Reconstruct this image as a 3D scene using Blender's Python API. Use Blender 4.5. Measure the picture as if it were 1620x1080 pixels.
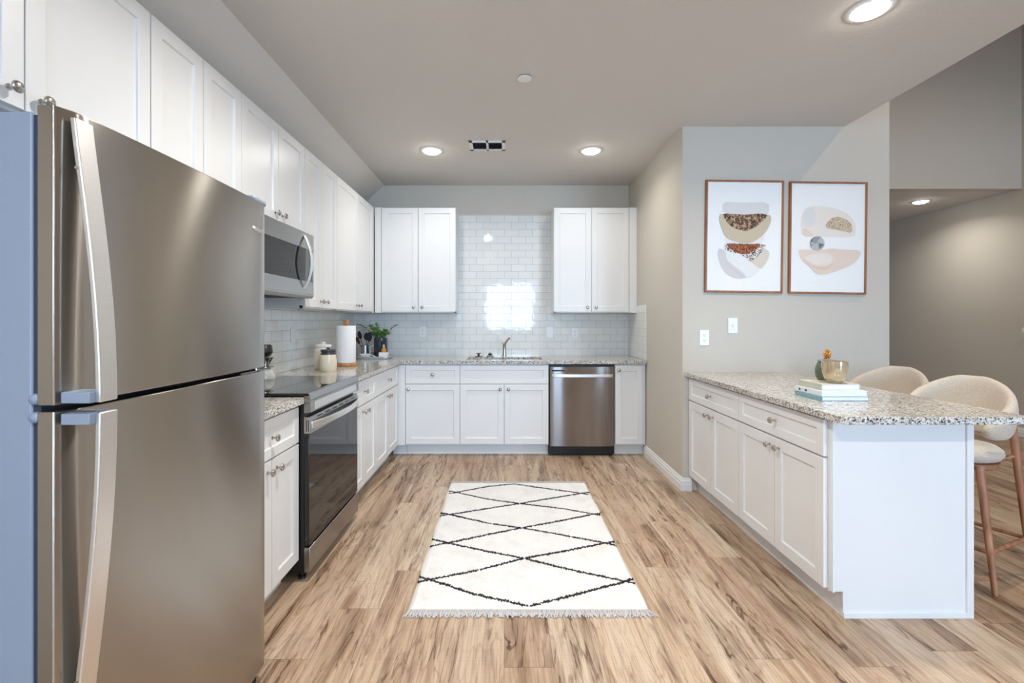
import bpy, bmesh, math, random
from mathutils import Vector, Matrix
random.seed(7)
PI = math.pi
for o in list(bpy.data.objects): bpy.data.objects.remove(o, do_unlink=True)
S = bpy.context.scene
COL = S.collection

# ------------------------------------------------------------------ camera
H = 1.288; FPX = 735.0; U0 = 798.0; V0 = 508.0
cd = bpy.data.cameras.new('camera'); cam = bpy.data.objects.new('camera', cd); COL.objects.link(cam)
cd.sensor_width = 36; cd.sensor_fit = 'HORIZONTAL'; cd.lens = FPX/1620*36
cd.shift_x = (810-U0)/1620; cd.shift_y = -(540-V0)/1620
cd.clip_start = .02; cd.clip_end = 200
cam.location = (0, 0, H); cam.rotation_euler = (PI/2, 0, 0)
S.camera = cam
S.view_settings.view_transform = 'Standard'; S.view_settings.look = 'None'
S.view_settings.gamma = 1; S.view_settings.use_curve_mapping = False
S.view_settings.exposure = 1.12

# ------------------------------------------------------------------ key dimensions
CEIL = 2.77; YW = 5.07; XL = -1.64; XR = 1.357; XE = 2.59; YP = 3.54; XP = 2.933; XF = 5.79; YH = 5.2; YB = -4.2
ZTOP = 4.9; YFAR = 8.2

# ------------------------------------------------------------------ world and daylight
w = bpy.data.worlds.new('sky'); S.world = w; w.use_nodes = True
bg = w.node_tree.nodes['Background']; bg.inputs[0].default_value = (.62, .78, 1, 1); bg.inputs[1].default_value = 2.2

def area(name, loc, rot, sx, sy, power, col, spread=PI):
    l = bpy.data.lights.new(name, 'AREA'); l.shape = 'RECTANGLE'; l.size = sx; l.size_y = sy
    l.energy = power; l.color = col; l.spread = spread
    o = bpy.data.objects.new(name, l); o.location = loc; o.rotation_euler = rot; COL.objects.link(o); return o
DAY = (.41, .67, 1.0); WARM = (1.0, .975, .935)
# daylight coming in through the two windows of the wall behind the camera (x0, x1, z0, z1)
WIN = [(-.62, .92, 1.0, 2.45), (2.95, 5.05, .12, 2.45)]
for i, (a, b, c, d) in enumerate(WIN):
    area('daylight', ((a+b)/2, YB-.25, (c+d)/2), (PI/2, 0, 0), b-a, d-c, [72, 102][i], DAY)
DOWN = [(-.631, 4.034), (.752, 4.034), (1.737, 2.209), (-.30, 1.90), (-.30, -.6), (1.737, -.6)]  # last three are out of view, added to bring in more light
DOWN_W = [3.4, 2.5, 6, 11, 17, 14]
LENS_E = 25

# ------------------------------------------------------------------ material helpers
def s2l(c):
    return tuple(((x/255)/12.92 if x/255 <= .04045 else ((x/255+.055)/1.055)**2.4) for x in c)
def rgba(c): return (*s2l(c), 1)
class NT:
    def __init__(s, name):
        s.m = bpy.data.materials.new(name); s.m.use_nodes = True; s.t = s.m.node_tree
        s.b = s.t.nodes['Principled BSDF']; s.out = s.t.nodes['Material Output']
    def n(s, typ, **kw):
        nd = s.t.nodes.new(typ)
        for k, v in kw.items():
            if k == 'ins':
                for a, b in v.items():
                    if hasattr(b, 'is_output') or isinstance(b, bpy.types.NodeSocket): s.t.links.new(b, nd.inputs[a])
                    else: nd.inputs[a].default_value = b
            else: setattr(nd, k, v)
        return nd
    def l(s, a, b): s.t.links.new(a, b)
    def math(s, op, a, b=0.0, c=None):
        ins = {0: a, 1: b}
        if c is not None: ins[2] = c
        return s.n('ShaderNodeMath', operation=op, ins=ins).outputs[0]
    def ramp(s, fac, stops, interp='LINEAR'):
        r = s.n('ShaderNodeValToRGB'); r.color_ramp.interpolation = interp
        e = r.color_ramp.elements
        while len(e) < len(stops): e.new(.5)
        for k, (p, c) in enumerate(stops): e[k].position = p; e[k].color = c if len(c) == 4 else (*c, 1)
        s.l(fac, r.inputs[0]); return r.outputs[0]
    def mix(s, fac, a, b, typ='MIX'):
        m = s.n('ShaderNodeMix', data_type='RGBA', blend_type=typ)
        for sock, v in ((m.inputs[0], fac), (m.inputs[6], a), (m.inputs[7], b)):
            if isinstance(v, bpy.types.NodeSocket): s.l(v, sock)
            else: sock.default_value = v
        return m.outputs[2]
    def coords(s, kind='Object', scale=(1, 1, 1), rot=(0, 0, 0), loc=(0, 0, 0)):
        tc = s.n('ShaderNodeTexCoord')
        mp = s.n('ShaderNodeMapping', ins={0: tc.outputs[kind], 1: loc, 2: rot, 3: scale}); return mp.outputs[0]
    def bump(s, h, strength=.2, dist=.002):
        b = s.n('ShaderNodeBump', ins={'Strength': strength, 'Distance': dist, 'Height': h})
        s.l(b.outputs[0], s.b.inputs['Normal']); return b
    def base(s, c):
        if isinstance(c, bpy.types.NodeSocket): s.l(c, s.b.inputs['Base Color'])
        else: s.b.inputs['Base Color'].default_value = c
def simple(name, col, rough=.5, metal=0, coat=0, noise=0, nscale=60, spec=None):
    t = NT(name); t.b.inputs['Roughness'].default_value = rough; t.b.inputs['Metallic'].default_value = metal
    t.b.inputs['Coat Weight'].default_value = coat
    if spec is not None: t.b.inputs['Specular IOR Level'].default_value = spec
    co = t.coords()
    nz = t.n('ShaderNodeTexNoise', ins={'Vector': co, 'Scale': nscale, 'Detail': 3})
    c = rgba(col)
    lo = tuple(x*.94 for x in c[:3])+(1,)
    t.base(t.mix(nz.outputs[0], lo, c))
    if noise: t.bump(nz.outputs[0], noise, .002)
    return t.m
M = {}
def paint(name, col, rough=.75, bs=.25, scale=160):
    t = NT(name); t.b.inputs['Roughness'].default_value = rough
    co = t.coords()
    n1 = t.n('ShaderNodeTexNoise', ins={'Vector': co, 'Scale': scale, 'Detail': 2})
    n2 = t.n('ShaderNodeTexNoise', ins={'Vector': co, 'Scale': 1.2, 'Detail': 2})
    c = rgba(col); t.base(t.mix(n2.outputs[0], tuple(x*.97 for x in c[:3])+(1,), c))
    t.bump(n1.outputs[0], bs, .003); return t.m
M['wall'] = paint('greige_wall_paint', (203, 196, 184), .6)
M['ceiling'] = paint('greige_ceiling_paint', (216, 211, 204), .8, .5, 90)
M['white'] = simple('white_cabinet_lacquer', (232, 231, 229), .32, nscale=3)
M['trimw'] = simple('white_trim_paint', (240, 240, 238), .4, nscale=4)
M['plastic'] = simple('white_plastic', (240, 240, 238), .3)
M['black'] = simple('black_plastic', (14, 14, 15), .35)
M['dark'] = simple('dark_cavity', (28, 27, 27), .6)
M['glass_black'] = simple('black_glass', (16, 16, 17), .04, coat=.6, nscale=2)
M['door_glass'] = simple('dark_oven_glass', (24, 21, 20), .05, coat=0, nscale=2, spec=.5)
M['nickel'] = simple('brushed_nickel', (190, 184, 176), .22, 1, nscale=40)
M['copper_wood'] = simple('amber_wood', (176, 120, 72), .4, nscale=20)
M['navy'] = simple('navy_glazed_ceramic', (36, 42, 58), .12, coat=.5)
M['cream'] = simple('cream_ceramic', (240, 228, 204), .2, coat=.4)
M['chalk'] = simple('chalk_black_lid', (62, 62, 66), .4)
M['wceramic'] = simple('white_ceramic', (243, 241, 238), .2, coat=.3)
M['paper'] = simple('paper_towel_sheet', (246, 246, 246), .9, noise=.6, nscale=170)
M['utensil'] = simple('black_nylon_utensil', (24, 25, 32), .4)
M['redwood'] = simple('dark_red_wood', (74, 32, 28), .5)
M['leaf'] = simple('green_leaf', (98, 142, 72), .5, nscale=25)
M['leafg'] = simple('grey_green_leaf', (86, 112, 104), .5, nscale=25)
M['stem'] = simple('plant_stem', (70, 74, 50), .6)
M['tray'] = simple('grey_enamel_tray', (186, 196, 202), .25)
M['amber'] = simple('amber_glass', (196, 128, 58), .08, coat=.6)
M['clear'] = simple('smoky_glass', (196, 196, 190), .06, coat=.6)
M['champ'] = simple('champagne_lustre_glaze', (206, 186, 152), .12, .45, coat=1, nscale=5)
M['sage'] = simple('sage_green_ceramic', (126, 140, 124), .35)
M['lidc'] = simple('mauve_grey_glaze', (128, 122, 134), .3)
M['gold'] = simple('polished_gold', (238, 178, 84), .2, 1)
M['page'] = simple('book_pages', (240, 234, 222), .8)
M['pagew'] = simple('white_book_pages', (246, 246, 250), .8)
M['cov_g'] = simple('sage_book_cloth', (196, 196, 178), .7)
M['cov_w'] = simple('white_book_cover', (226, 230, 236), .5)
M['cov_t'] = simple('teal_book_cover', (132, 172, 180), .5)
M['cov_red'] = simple('red_book_title', (190, 70, 66), .5)
M['cov_dark'] = simple('dark_book_board', (50, 60, 72), .5)
M['body'] = simple('slate_grey_appliance_paint', (134, 146, 164), .38, noise=.12, nscale=500)
M['gasket'] = simple('dark_grey_gasket', (44, 52, 70), .5)
M['ppaper'] = simple('white_art_paper', (243, 243, 241), .6)
for k, c in dict(a_crump=(224, 221, 219), a_sand=(206, 190, 164), a_white=(234, 232, 231), a_fold=(218, 208, 194), a_shell=(236, 226, 216), a_shell2=(232, 212, 196), a_shell3=(226, 200, 178), a_sh=(214, 210, 209)).items():
    M[k] = simple('art_'+k[2:]+'_tone', c, .8, nscale=18)

def speckle(name, base, spots, scale, thr=.5, rough=.8):
    t = NT(name); t.b.inputs['Roughness'].default_value = rough
    co = t.coords()
    v = t.n('ShaderNodeTexVoronoi', ins={'Vector': co, 'Scale': scale})
    sp = t.n('ShaderNodeSeparateColor', ins={0: v.outputs['Color']})
    st = [(0, rgba(base))]
    for i, c in enumerate(spots): st.append((thr + (1-thr)*i/len(spots), rgba(c)))
    t.base(t.ramp(sp.outputs[0], st, 'CONSTANT')); return t.m
M['a_gravel'] = speckle('art_gravel_tone', (122, 92, 70), [(88, 64, 50), (164, 132, 104), (66, 54, 50), (186, 158, 128)], 90, .3)
M['a_rust'] = speckle('art_rust_gravel', (150, 88, 54), [(118, 64, 40), (176, 110, 72), (104, 56, 38)], 100, .35)
M['a_speck'] = speckle('art_speckled_paper', (226, 222, 220), [(96, 86, 82), (170, 140, 120), (60, 56, 56)], 130, .62)
M['a_grain'] = speckle('art_fine_grain', (204, 184, 154), [(120, 104, 88), (216, 200, 172)], 220, .7)
M['a_agate'] = speckle('art_agate', (150, 152, 150), [(120, 118, 112), (182, 186, 186)], 26, .4)

def wood(name, c1, c2, scale=1.0, axis=2, rough=.45):
    t = NT(name); t.b.inputs['Roughness'].default_value = rough
    sc = [30*scale]*3; sc[axis] = 2.2*scale
    co = t.coords(scale=tuple(sc))
    n1 = t.n('ShaderNodeTexNoise', ins={'Vector': co, 'Scale': 1, 'Detail': 5, 'Distortion': .6})
    t.base(t.ramp(n1.outputs[0], [(.3, rgba(c1)), (.7, rgba(c2))])); t.bump(n1.outputs[0], .15, .001); return t.m
M['stoolwood'] = wood('walnut_stool_wood', (118, 74, 52), (182, 128, 94))
M['framewood'] = wood('walnut_frame_wood', (128, 78, 44), (176, 118, 74))
M['towelwood'] = wood('acacia_wood', (150, 98, 56), (206, 152, 100))

def steel(name, col=(176, 171, 164), rough=.3, stretch=(3, 3, 260), aniso=.7, rot=0, nb=.06):
    t = NT(name); t.b.inputs['Metallic'].default_value = 1; t.b.inputs['Roughness'].default_value = rough
    co = t.coords(scale=stretch)
    n1 = t.n('ShaderNodeTexNoise', ins={'Vector': co, 'Scale': 3, 'Detail': 3})
    c = rgba(col); t.base(t.mix(n1.outputs[0], tuple(x*.92 for x in c[:3])+(1,), tuple(min(1, x*1.06) for x in c[:3])+(1,)))
    t.bump(n1.outputs[0], nb, .0009)
    tg = t.n('ShaderNodeCombineXYZ', ins={0: 0.0, 1: 0.0, 2: 1.0})
    t.l(tg.outputs[0], t.b.inputs['Tangent'])
    t.b.inputs['Anisotropic'].default_value = aniso; t.b.inputs['Anisotropic Rotation'].default_value = rot
    return t.m
M['steel'] = steel('brushed_stainless_steel', (172, 166, 159), .23, aniso=1.0, nb=0.0)
M['steel2'] = steel('satin_stainless_steel', (164, 161, 157), .24, aniso=.5)
M['steel3'] = steel('darker_brushed_steel', (146, 139, 134), .2, aniso=1.0, nb=.03)
M['handle'] = steel('bright_handle_steel', (232, 231, 230), .36, aniso=.2)

def fabric(name, col):
    t = NT(name); t.b.inputs['Roughness'].default_value = .9; t.b.inputs['Sheen Weight'].default_value = .3
    co = t.coords()
    n1 = t.n('ShaderNodeTexNoise', ins={'Vector': t.coords(scale=(1, 1, .35)), 'Scale': 420, 'Detail': 2})
    n2 = t.n('ShaderNodeTexNoise', ins={'Vector': t.coords(scale=(.35, .35, 1)), 'Scale': 420, 'Detail': 2})
    s = t.math('ADD', n1.outputs[0], n2.outputs[0]); s = t.math('MULTIPLY', s, .5)
    c = rgba(col); t.base(t.ramp(s, [(.35, tuple(x*.72 for x in c[:3])), (.62, c[:3])])); t.bump(s, .5, .001); return t.m
M['fabric'] = fabric('oatmeal_woven_fabric', (214, 199, 180))
M['rug'] = None
def rugmat():
    t = NT('ivory_wool_pile'); t.b.inputs['Roughness'].default_value = .95; t.b.inputs['Sheen Weight'].default_value = .3
    co = t.coords()
    n1 = t.n('ShaderNodeTexNoise', ins={'Vector': co, 'Scale': 220, 'Detail': 3})
    n2 = t.n('ShaderNodeTexNoise', ins={'Vector': co, 'Scale': 5, 'Detail': 5, 'Roughness': .7})
    a = t.ramp(n1.outputs[0], [(.25, rgba((212, 208, 203))), (.5, rgba((234, 232, 229)))])
    b = t.ramp(n2.outputs[0], [(.3, rgba((240, 238, 235))), (.55, (1, 1, 1, 1))])
    t.base(t.mix(1.0, a, b, 'MULTIPLY')); t.bump(n1.outputs[0], .7, .004); return t.m
M['rug'] = rugmat()
M['rugline'] = simple('black_wool_yarn', (34, 33, 38), .95, noise=.6, nscale=300)
M['fringe'] = simple('grey_white_cotton_fringe', (198, 194, 192), .95, noise=.5, nscale=300)

def granite():
    t = NT('speckled_white_grey_granite'); t.b.inputs['Roughness'].default_value = .13
    co = t.coords(scale=(1.0, 1.5, 1.2), rot=(0, 0, .5))
    d = t.n('ShaderNodeTexNoise', ins={'Vector': co, 'Scale': 34, 'Detail': 6, 'Roughness': .65, 'Distortion': .6})
    f = t.n('ShaderNodeTexNoise', ins={'Vector': co, 'Scale': 120, 'Detail': 4, 'Roughness': .6, 'Distortion': .5})
    g = t.n('ShaderNodeTexNoise', ins={'Vector': co, 'Scale': 60, 'Detail': 3, 'Roughness': .6})
    base = t.ramp(d.outputs[0], [(.34, rgba((178, 170, 158))), (.48, rgba((214, 209, 200))), (.62, rgba((230, 228, 222)))])
    sp = t.ramp(f.outputs[0], [(.34, rgba((84, 82, 84))), (.43, rgba((142, 137, 132))), (.50, (1, 1, 1, 1))])
    sp2 = t.ramp(g.outputs[0], [(.36, rgba((120, 112, 104))), (.45, (1, 1, 1, 1))])
    c = t.mix(1.0, base, sp, 'MULTIPLY'); c = t.mix(.8, c, sp2, 'MULTIPLY')
    t.base(c); return t.m
M['granite'] = granite()

def tile(name, ax, ox, oz):
    """white subway tile in running bond; ax = which object axis runs along the wall"""
    t = NT(name)
    tc = t.n('ShaderNodeTexCoord'); sx = t.n('ShaderNodeSeparateXYZ', ins={0: tc.outputs['Object']})
    u = t.math('SUBTRACT', sx.outputs[ax], ox); v = t.math('SUBTRACT', sx.outputs[2], oz)
    cx = t.n('ShaderNodeCombineXYZ', ins={0: u, 1: v})
    br = t.n('ShaderNodeTexBrick', offset=.5, offset_frequency=2, ins={'Vector': cx.outputs[0], 'Color1': (0, 0, 0, 1), 'Color2': (1, 1, 1, 1), 'Mortar': (.5, .5, .5, 1),
             'Scale': 1, 'Mortar Size': .0013, 'Mortar Smooth': .15, 'Brick Width': .1535, 'Row Height': .0765})
    gm = br.outputs['Fac']
    tint = t.ramp(br.outputs[0], [(0, rgba((228, 229, 226))), (1, rgba((233, 234, 231)))])
    t.base(t.mix(gm, tint, rgba((168, 166, 160))))
    r = t.math('MULTIPLY_ADD', gm, .6, .05); t.l(r, t.b.inputs['Roughness'])
    nz = t.n('ShaderNodeTexNoise', ins={'Vector': tc.outputs['Object'], 'Scale': 11, 'Detail': 2})
    # every tile sits at its own slight tilt, with softly rounded edges
    sb = t.n('ShaderNodeSeparateColor', ins={0: br.outputs[0]})
    tl = t.math('MULTIPLY', t.math('SUBTRACT', sb.outputs[0], .5), t.math('ADD', u, v))
    hsum = t.math('ADD', t.math('MULTIPLY', nz.outputs[0], .8), t.math('MULTIPLY', tl, .0))
    hh = t.math('SUBTRACT', hsum, t.math('MULTIPLY', gm, .9))
    t.bump(hh, .5, .0022)
    t.b.inputs['Specular IOR Level'].default_value = .5
    return t.m
M['tile_x'] = tile('white_subway_tile_long_wall', 0, -.306, .912)
M['tile_y'] = tile('white_subway_tile_side_wall', 1, .03, .912)

def floor_mat():
    t = NT('oak_vinyl_plank'); PW, PL = .185, 1.22
    tc = t.n('ShaderNodeTexCoord'); s = t.n('ShaderNodeSeparateXYZ', ins={0: tc.outputs['Object']})
    x, y = s.outputs[0], s.outputs[1]
    xr = t.math('DIVIDE', x, PW); row = t.math('FLOOR', xr)
    rr = t.n('ShaderNodeTexWhiteNoise', noise_dimensions='1D', ins={'W': row}).outputs[0]
    yr = t.math('ADD', t.math('DIVIDE', y, PL), rr); colm = t.math('FLOOR', yr)
    idv = t.n('ShaderNodeCombineXYZ', ins={0: row, 1: colm})
    wn = t.n('ShaderNodeTexWhiteNoise', noise_dimensions='2D', ins={'Vector': idv.outputs[0]})
    r1 = wn.outputs[0]
    wc = t.n('ShaderNodeSeparateColor', ins={0: wn.outputs[1]})
    # grain space shifted per plank
    gx = t.math('ADD', x, t.math('MULTIPLY', r1, 37.0)); gy = t.math('ADD', y, t.math('MULTIPLY', wc.outputs[1], 53.0))
    def gv(sx, sy):
        return t.n('ShaderNodeCombineXYZ', ins={0: t.math('MULTIPLY', gx, sx), 1: t.math('MULTIPLY', gy, sy), 2: r1}).outputs[0]
    N = lambda sx, sy, det=3, ro=.5, di=0.0: t.n('ShaderNodeTexNoise', ins={'Vector': gv(sx, sy), 'Scale': 1, 'Detail': det, 'Roughness': ro, 'Distortion': di}).outputs[0]
    big = N(5.5, .8, 3, .5, .4); patch = N(10, .95, 4, .55, .8); mid = N(26, 1.4, 5, .62, 1.0); fine = N(170, 4.5, 4, .6)
    base = t.ramp(big, [(.30, rgba((178, 152, 128))), (.48, rgba((200, 176, 151))), (.68, rgba((210, 192, 170)))])
    c = t.mix(.8, base, t.ramp(patch, [(.28, rgba((156, 138, 124))), (.40, rgba((218, 211, 205))), (.50, (1, 1, 1, 1))]), 'MULTIPLY')
    c = t.mix(.6, c, t.ramp(mid, [(.30, rgba((160, 140, 124))), (.48, (1, 1, 1, 1))]), 'MULTIPLY')
    # dark wandering veins, clustered where the wood is dark
    vn = t.math('ABSOLUTE', t.math('SUBTRACT', N(13, 1.25, 4, .5, 1.8), .5))
    mask = t.ramp(patch, [(.36, (1, 1, 1, 1)), (.56, (.12, .12, .12, 1))])
    c = t.mix(mask, c, t.mix(1.0, c, t.ramp(vn, [(.0, rgba((122, 98, 82))), (.012, rgba((176, 156, 140))), (.035, (1, 1, 1, 1))]), 'MULTIPLY'))
    # cathedral figure: contour lines of a stretched noise
    ring = t.math('FRACT', t.math('MULTIPLY', big, 16.0)); ring = t.math('ABSOLUTE', t.math('SUBTRACT', ring, .5))
    c = t.mix(.35, c, t.ramp(ring, [(0.0, rgba((186, 166, 148))), (.14, (1, 1, 1, 1))]), 'MULTIPLY')
    c = t.mix(.5, c, t.ramp(fine, [(.34, rgba((186, 168, 152))), (.52, (1, 1, 1, 1))]), 'MULTIPLY')
    # knots
    kv = t.n('ShaderNodeTexVoronoi', ins={'Vector': gv(5.2, 1.15), 'Scale': 1, 'Randomness': 1})
    kn = t.ramp(kv.outputs['Distance'], [(0.03, rgba((96, 70, 54))), (.10, rgba((176, 150, 128))), (.2, (1, 1, 1, 1))])
    c = t.mix(.6, c, kn, 'MULTIPLY')
    # cross-cut saw marks
    sawn = t.n('ShaderNodeTexNoise', ins={'Vector': gv(6, 130), 'Scale': 1, 'Detail': 2}).outputs[0]
    c = t.mix(.12, c, t.ramp(sawn, [(.35, rgba((206, 192, 180))), (.5, (1, 1, 1, 1))]), 'MULTIPLY')
    tone = t.ramp(wc.outputs[0], [(0, rgba((226, 217, 210))), (.35, rgba((242, 237, 232))), (1, (1, 1, 1, 1))])
    c = t.mix(1.0, c, tone, 'MULTIPLY')
    # joints
    fx = t.math('FRACT', xr); fy = t.math('FRACT', yr)
    ex = t.math('MINIMUM', fx, t.math('SUBTRACT', 1.0, fx)); ey = t.math('MINIMUM', fy, t.math('SUBTRACT', 1.0, fy))
    jx = t.math('LESS_THAN', t.math('MULTIPLY', ex, PW), .0011); jy = t.math('LESS_THAN', t.math('MULTIPLY', ey, PL), .0013)
    j = t.math('MAXIMUM', jx, jy)
    c = t.mix(t.math('MULTIPLY', j, .55), c, rgba((80, 60, 46)))
    t.base(c)
    t.l(t.math('MULTIPLY_ADD', fine, .25, .26), t.b.inputs['Roughness'])
    t.b.inputs['Specular IOR Level'].default_value = .4
    t.bump(t.math('SUBTRACT', t.math('MULTIPLY', fine, .5), j), .25, .0012)
    return t.m
M['floor'] = floor_mat()

def emit(name, col, e):
    t = NT(name); t.b.inputs['Base Color'].default_value = (1, 1, 1, 1)
    t.b.inputs['Emission Color'].default_value = (*col, 1); t.b.inputs['Emission Strength'].default_value = e; return t.m
M['lens'] = emit('lit_downlight_lens', (1.0, .95, .86), LENS_E)
def pane():
    t = NT('window_pane_glass'); tr = t.n('ShaderNodeBsdfTransparent'); gl = t.n('ShaderNodeBsdfGlossy', ins={'Roughness': .02})
    fr = t.n('ShaderNodeFresnel', ins={0: 1.45}); mx = t.n('ShaderNodeMixShader', ins={0: fr.outputs[0], 1: tr.outputs[0], 2: gl.outputs[0]})
    t.l(mx.outputs[0], t.out.inputs[0]); return t.m
M['pane'] = pane()

# ------------------------------------------------------------------ mesh helpers
class MB:
    def __init__(s): s.bm = bmesh.new(); s.mats = []
    def mi(s, m):
        if m is None: return 0
        if m not in s.mats: s.mats.append(m)
        return s.mats.index(m)
    def quad(s, pts, m=None):
        vs = [s.bm.verts.new(p) for p in pts]; f = s.bm.faces.new(vs); f.material_index = s.mi(m); return f
    def box(s, a, b, m=None):
        x0, y0, z0 = (min(a[i], b[i]) for i in range(3)); x1, y1, z1 = (max(a[i], b[i]) for i in range(3))
        v = [s.bm.verts.new(p) for p in ((x0,y0,z0),(x1,y0,z0),(x1,y1,z0),(x0,y1,z0),(x0,y0,z1),(x1,y0,z1),(x1,y1,z1),(x0,y1,z1))]
        k = s.mi(m)
        for q in ((0,3,2,1),(4,5,6,7),(0,1,5,4),(1,2,6,5),(2,3,7,6),(3,0,4,7)):
            s.bm.faces.new([v[i] for i in q]).material_index = k
        return s
    def lathe(s, prof, seg=28, org=(0,0,0), axis='z', m=None, smooth=True):
        k = s.mi(m); rings = []
        def tr(r, h, a):
            c, d = r*math.cos(a), r*math.sin(a)
            if axis == 'z': p = (c, d, h)
            elif axis == 'y': p = (c, h, d)
            else: p = (h, c, d)
            return tuple(p[i]+org[i] for i in range(3))
        for r, h in prof:
            if r < 1e-6: rings.append([s.bm.verts.new(tr(0, h, 0))])
            else: rings.append([s.bm.verts.new(tr(r, h, 2*PI*i/seg)) for i in range(seg)])
        for a, b in zip(rings, rings[1:]):
            for i in range(seg):
                j = (i+1) % seg
                if len(a) == 1 and len(b) == 1: continue
                if len(a) == 1: q = [a[0], b[j], b[i]]
                elif len(b) == 1: q = [a[i], a[j], b[0]]
                else: q = [a[i], a[j], b[j], b[i]]
                try: s.bm.faces.new(q).material_index = k
                except ValueError: pass
        return s
    def tube(s, pts, rad, seg=10, m=None, cap=True):
        k = s.mi(m); pts = [Vector(p) for p in pts]; rs = rad if isinstance(rad, (list, tuple)) else [rad]*len(pts)
        rings = []; a = None
        for i, p in enumerate(pts):
            d = (pts[min(i+1, len(pts)-1)] - pts[max(i-1, 0)]).normalized()
            if a is None:
                a = d.cross(Vector((0, 0, 1))) if abs(d.z) < .95 else d.cross(Vector((1, 0, 0)))
            a = (a - d*a.dot(d)).normalized(); b = d.cross(a).normalized()
            rings.append([s.bm.verts.new(p + a*rs[i]*math.cos(2*PI*q/seg) + b*rs[i]*math.sin(2*PI*q/seg)) for q in range(seg)])
        for a, b in zip(rings, rings[1:]):
            for q in range(seg): s.bm.faces.new([a[q], a[(q+1) % seg], b[(q+1) % seg], b[q]]).material_index = k
        if cap:
            s.bm.faces.new(rings[0][::-1]).material_index = k; s.bm.faces.new(rings[-1]).material_index = k
        return s
    def prism(s, pts, z0, z1, plane='xy', m=None):
        k = s.mi(m)
        def P(a, b, h): return (a, b, h) if plane == 'xy' else ((h, a, b) if plane == 'yz' else (a, h, b))
        A = [s.bm.verts.new(P(a, b, z0)) for a, b in pts]; B = [s.bm.verts.new(P(a, b, z1)) for a, b in pts]
        fs = [s.bm.faces.new(A[::-1]), s.bm.faces.new(B)]
        n = len(pts)
        for i in range(n): fs.append(s.bm.faces.new([A[i], A[(i+1) % n], B[(i+1) % n], B[i]]))
        for f in fs: f.material_index = k
        return s
    def build(s, name, mat=None, parent=None, bevel=0, smooth=None, seg=2, loc=None, label=None, weld=False):
        if weld: bmesh.ops.remove_doubles(s.bm, verts=s.bm.verts, dist=1e-5)
        bmesh.ops.recalc_face_normals(s.bm, faces=s.bm.faces)
        me = bpy.data.meshes.new(name); s.bm.to_mesh(me); s.bm.free()
        for m in ([mat] if mat and not s.mats else s.mats): me.materials.append(m)
        o = bpy.data.objects.new(name, me); COL.objects.link(o)
        if parent: o.parent = parent
        if loc: o.location = loc
        if label: o['label'] = label
        if smooth is not None:
            me.shade_smooth(); me.set_sharp_from_angle(angle=math.radians(smooth))
        if bevel:
            b = o.modifiers.new('bevel', 'BEVEL'); b.width = bevel; b.segments = seg; b.limit_method = 'ANGLE'; b.angle_limit = .6; b.harden_normals = False
            if smooth is None: me.shade_smooth(); me.set_sharp_from_angle(angle=math.radians(35))
        return o
def tag(o, label, cat, group=None):
    o['label'] = label; o['category'] = cat
    if group: o['group'] = group
    return o
def thing(name, label, cat, loc=(0,0,0), rz=0, group=None):
    o = bpy.data.objects.new(name, None); COL.objects.link(o); o.empty_display_size = .1
    o.location = loc; o.rotation_euler = (0, 0, rz); return tag(o, label, cat, group)
def struct(name, mb, m, bevel=0):
    o = mb.build(name, m, bevel=bevel); o['kind'] = 'structure'; return o

# ------------------------------------------------------------------ room shell
T = .12
struct('floor', MB().box((XL-T, YB-T, -.1), (XF+T, YFAR+T, 0)), M['floor'])
# kitchen ceiling slab, its right edge open to the high void
struct('ceiling', MB().box((XL-.3, YB-T, CEIL), (XE, YW+T, CEIL+.25)), M['ceiling'])
struct('ceiling_slope', MB().prism([(XL-.02, 2.44), (-1.31, CEIL+.001), (-1.31, CEIL+.05), (XL-.02, CEIL+.05)], YB, YW+.01, 'xz'), M['ceiling'])
struct('ceiling_dining', MB().box((XP-.005, YH+T, CEIL), (XF+T, YFAR, CEIL+.2)), M['ceiling'])
struct('ceiling_void', MB().box((XE-.2, .1, ZTOP), (XF+T, YH+T, ZTOP+.1)), M['ceiling'])
struct('ceiling_light_block', MB().box((XE, YB-T, CEIL), (XF+T, .2, CEIL+.25)), M['ceiling'])  # unseen low ceiling, added to keep window light out of the void
struct('wall_light_block', MB().box((XE, .08, CEIL+.25), (XF+T, .2, ZTOP)), M['wall'])  # unseen wall above it, added to close the void against window light
struct('wall_void', MB().box((XE-.10, .08, CEIL+.25), (XE, YP+.02, ZTOP)), M['wall'])
struct('wall_left', MB().box((XL-T, YB-T, 0), (XL, YW+T, CEIL)), M['wall'])
struct('wall_back', MB().box((XL-T, YW, 0), (XR+.05, YW+T, CEIL)), M['wall'])
# the block between the kitchen and the dining corner: side face plus the face that carries the pictures
pb = MB(); pb.box((XR, YP, 0), (XR+T, YW+T, CEIL)); pb.box((XR+T, YP, 0), (XP, YP+T, CEIL)); pb.box((XE, YP, CEIL), (XP, YP+T, ZTOP))
pb.box((XP-T, YP+T, 0), (XP, YFAR, CEIL)); pb.box((XP-T, YP+T, CEIL), (XP, YH, ZTOP))
struct('wall_pictures', pb, M['wall'])
struct('wall_header', MB().box((XP, YH, CEIL), (XF, YH+T, ZTOP)), M['wall'])
struct('wall_right', MB().box((XF, YB-T, 0), (XF+T, YFAR+T, ZTOP)), M['wall'])
struct('wall_far', MB().box((XP-T, YFAR, 0), (XF+T, YFAR+T, CEIL)), M['wall'])
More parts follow.
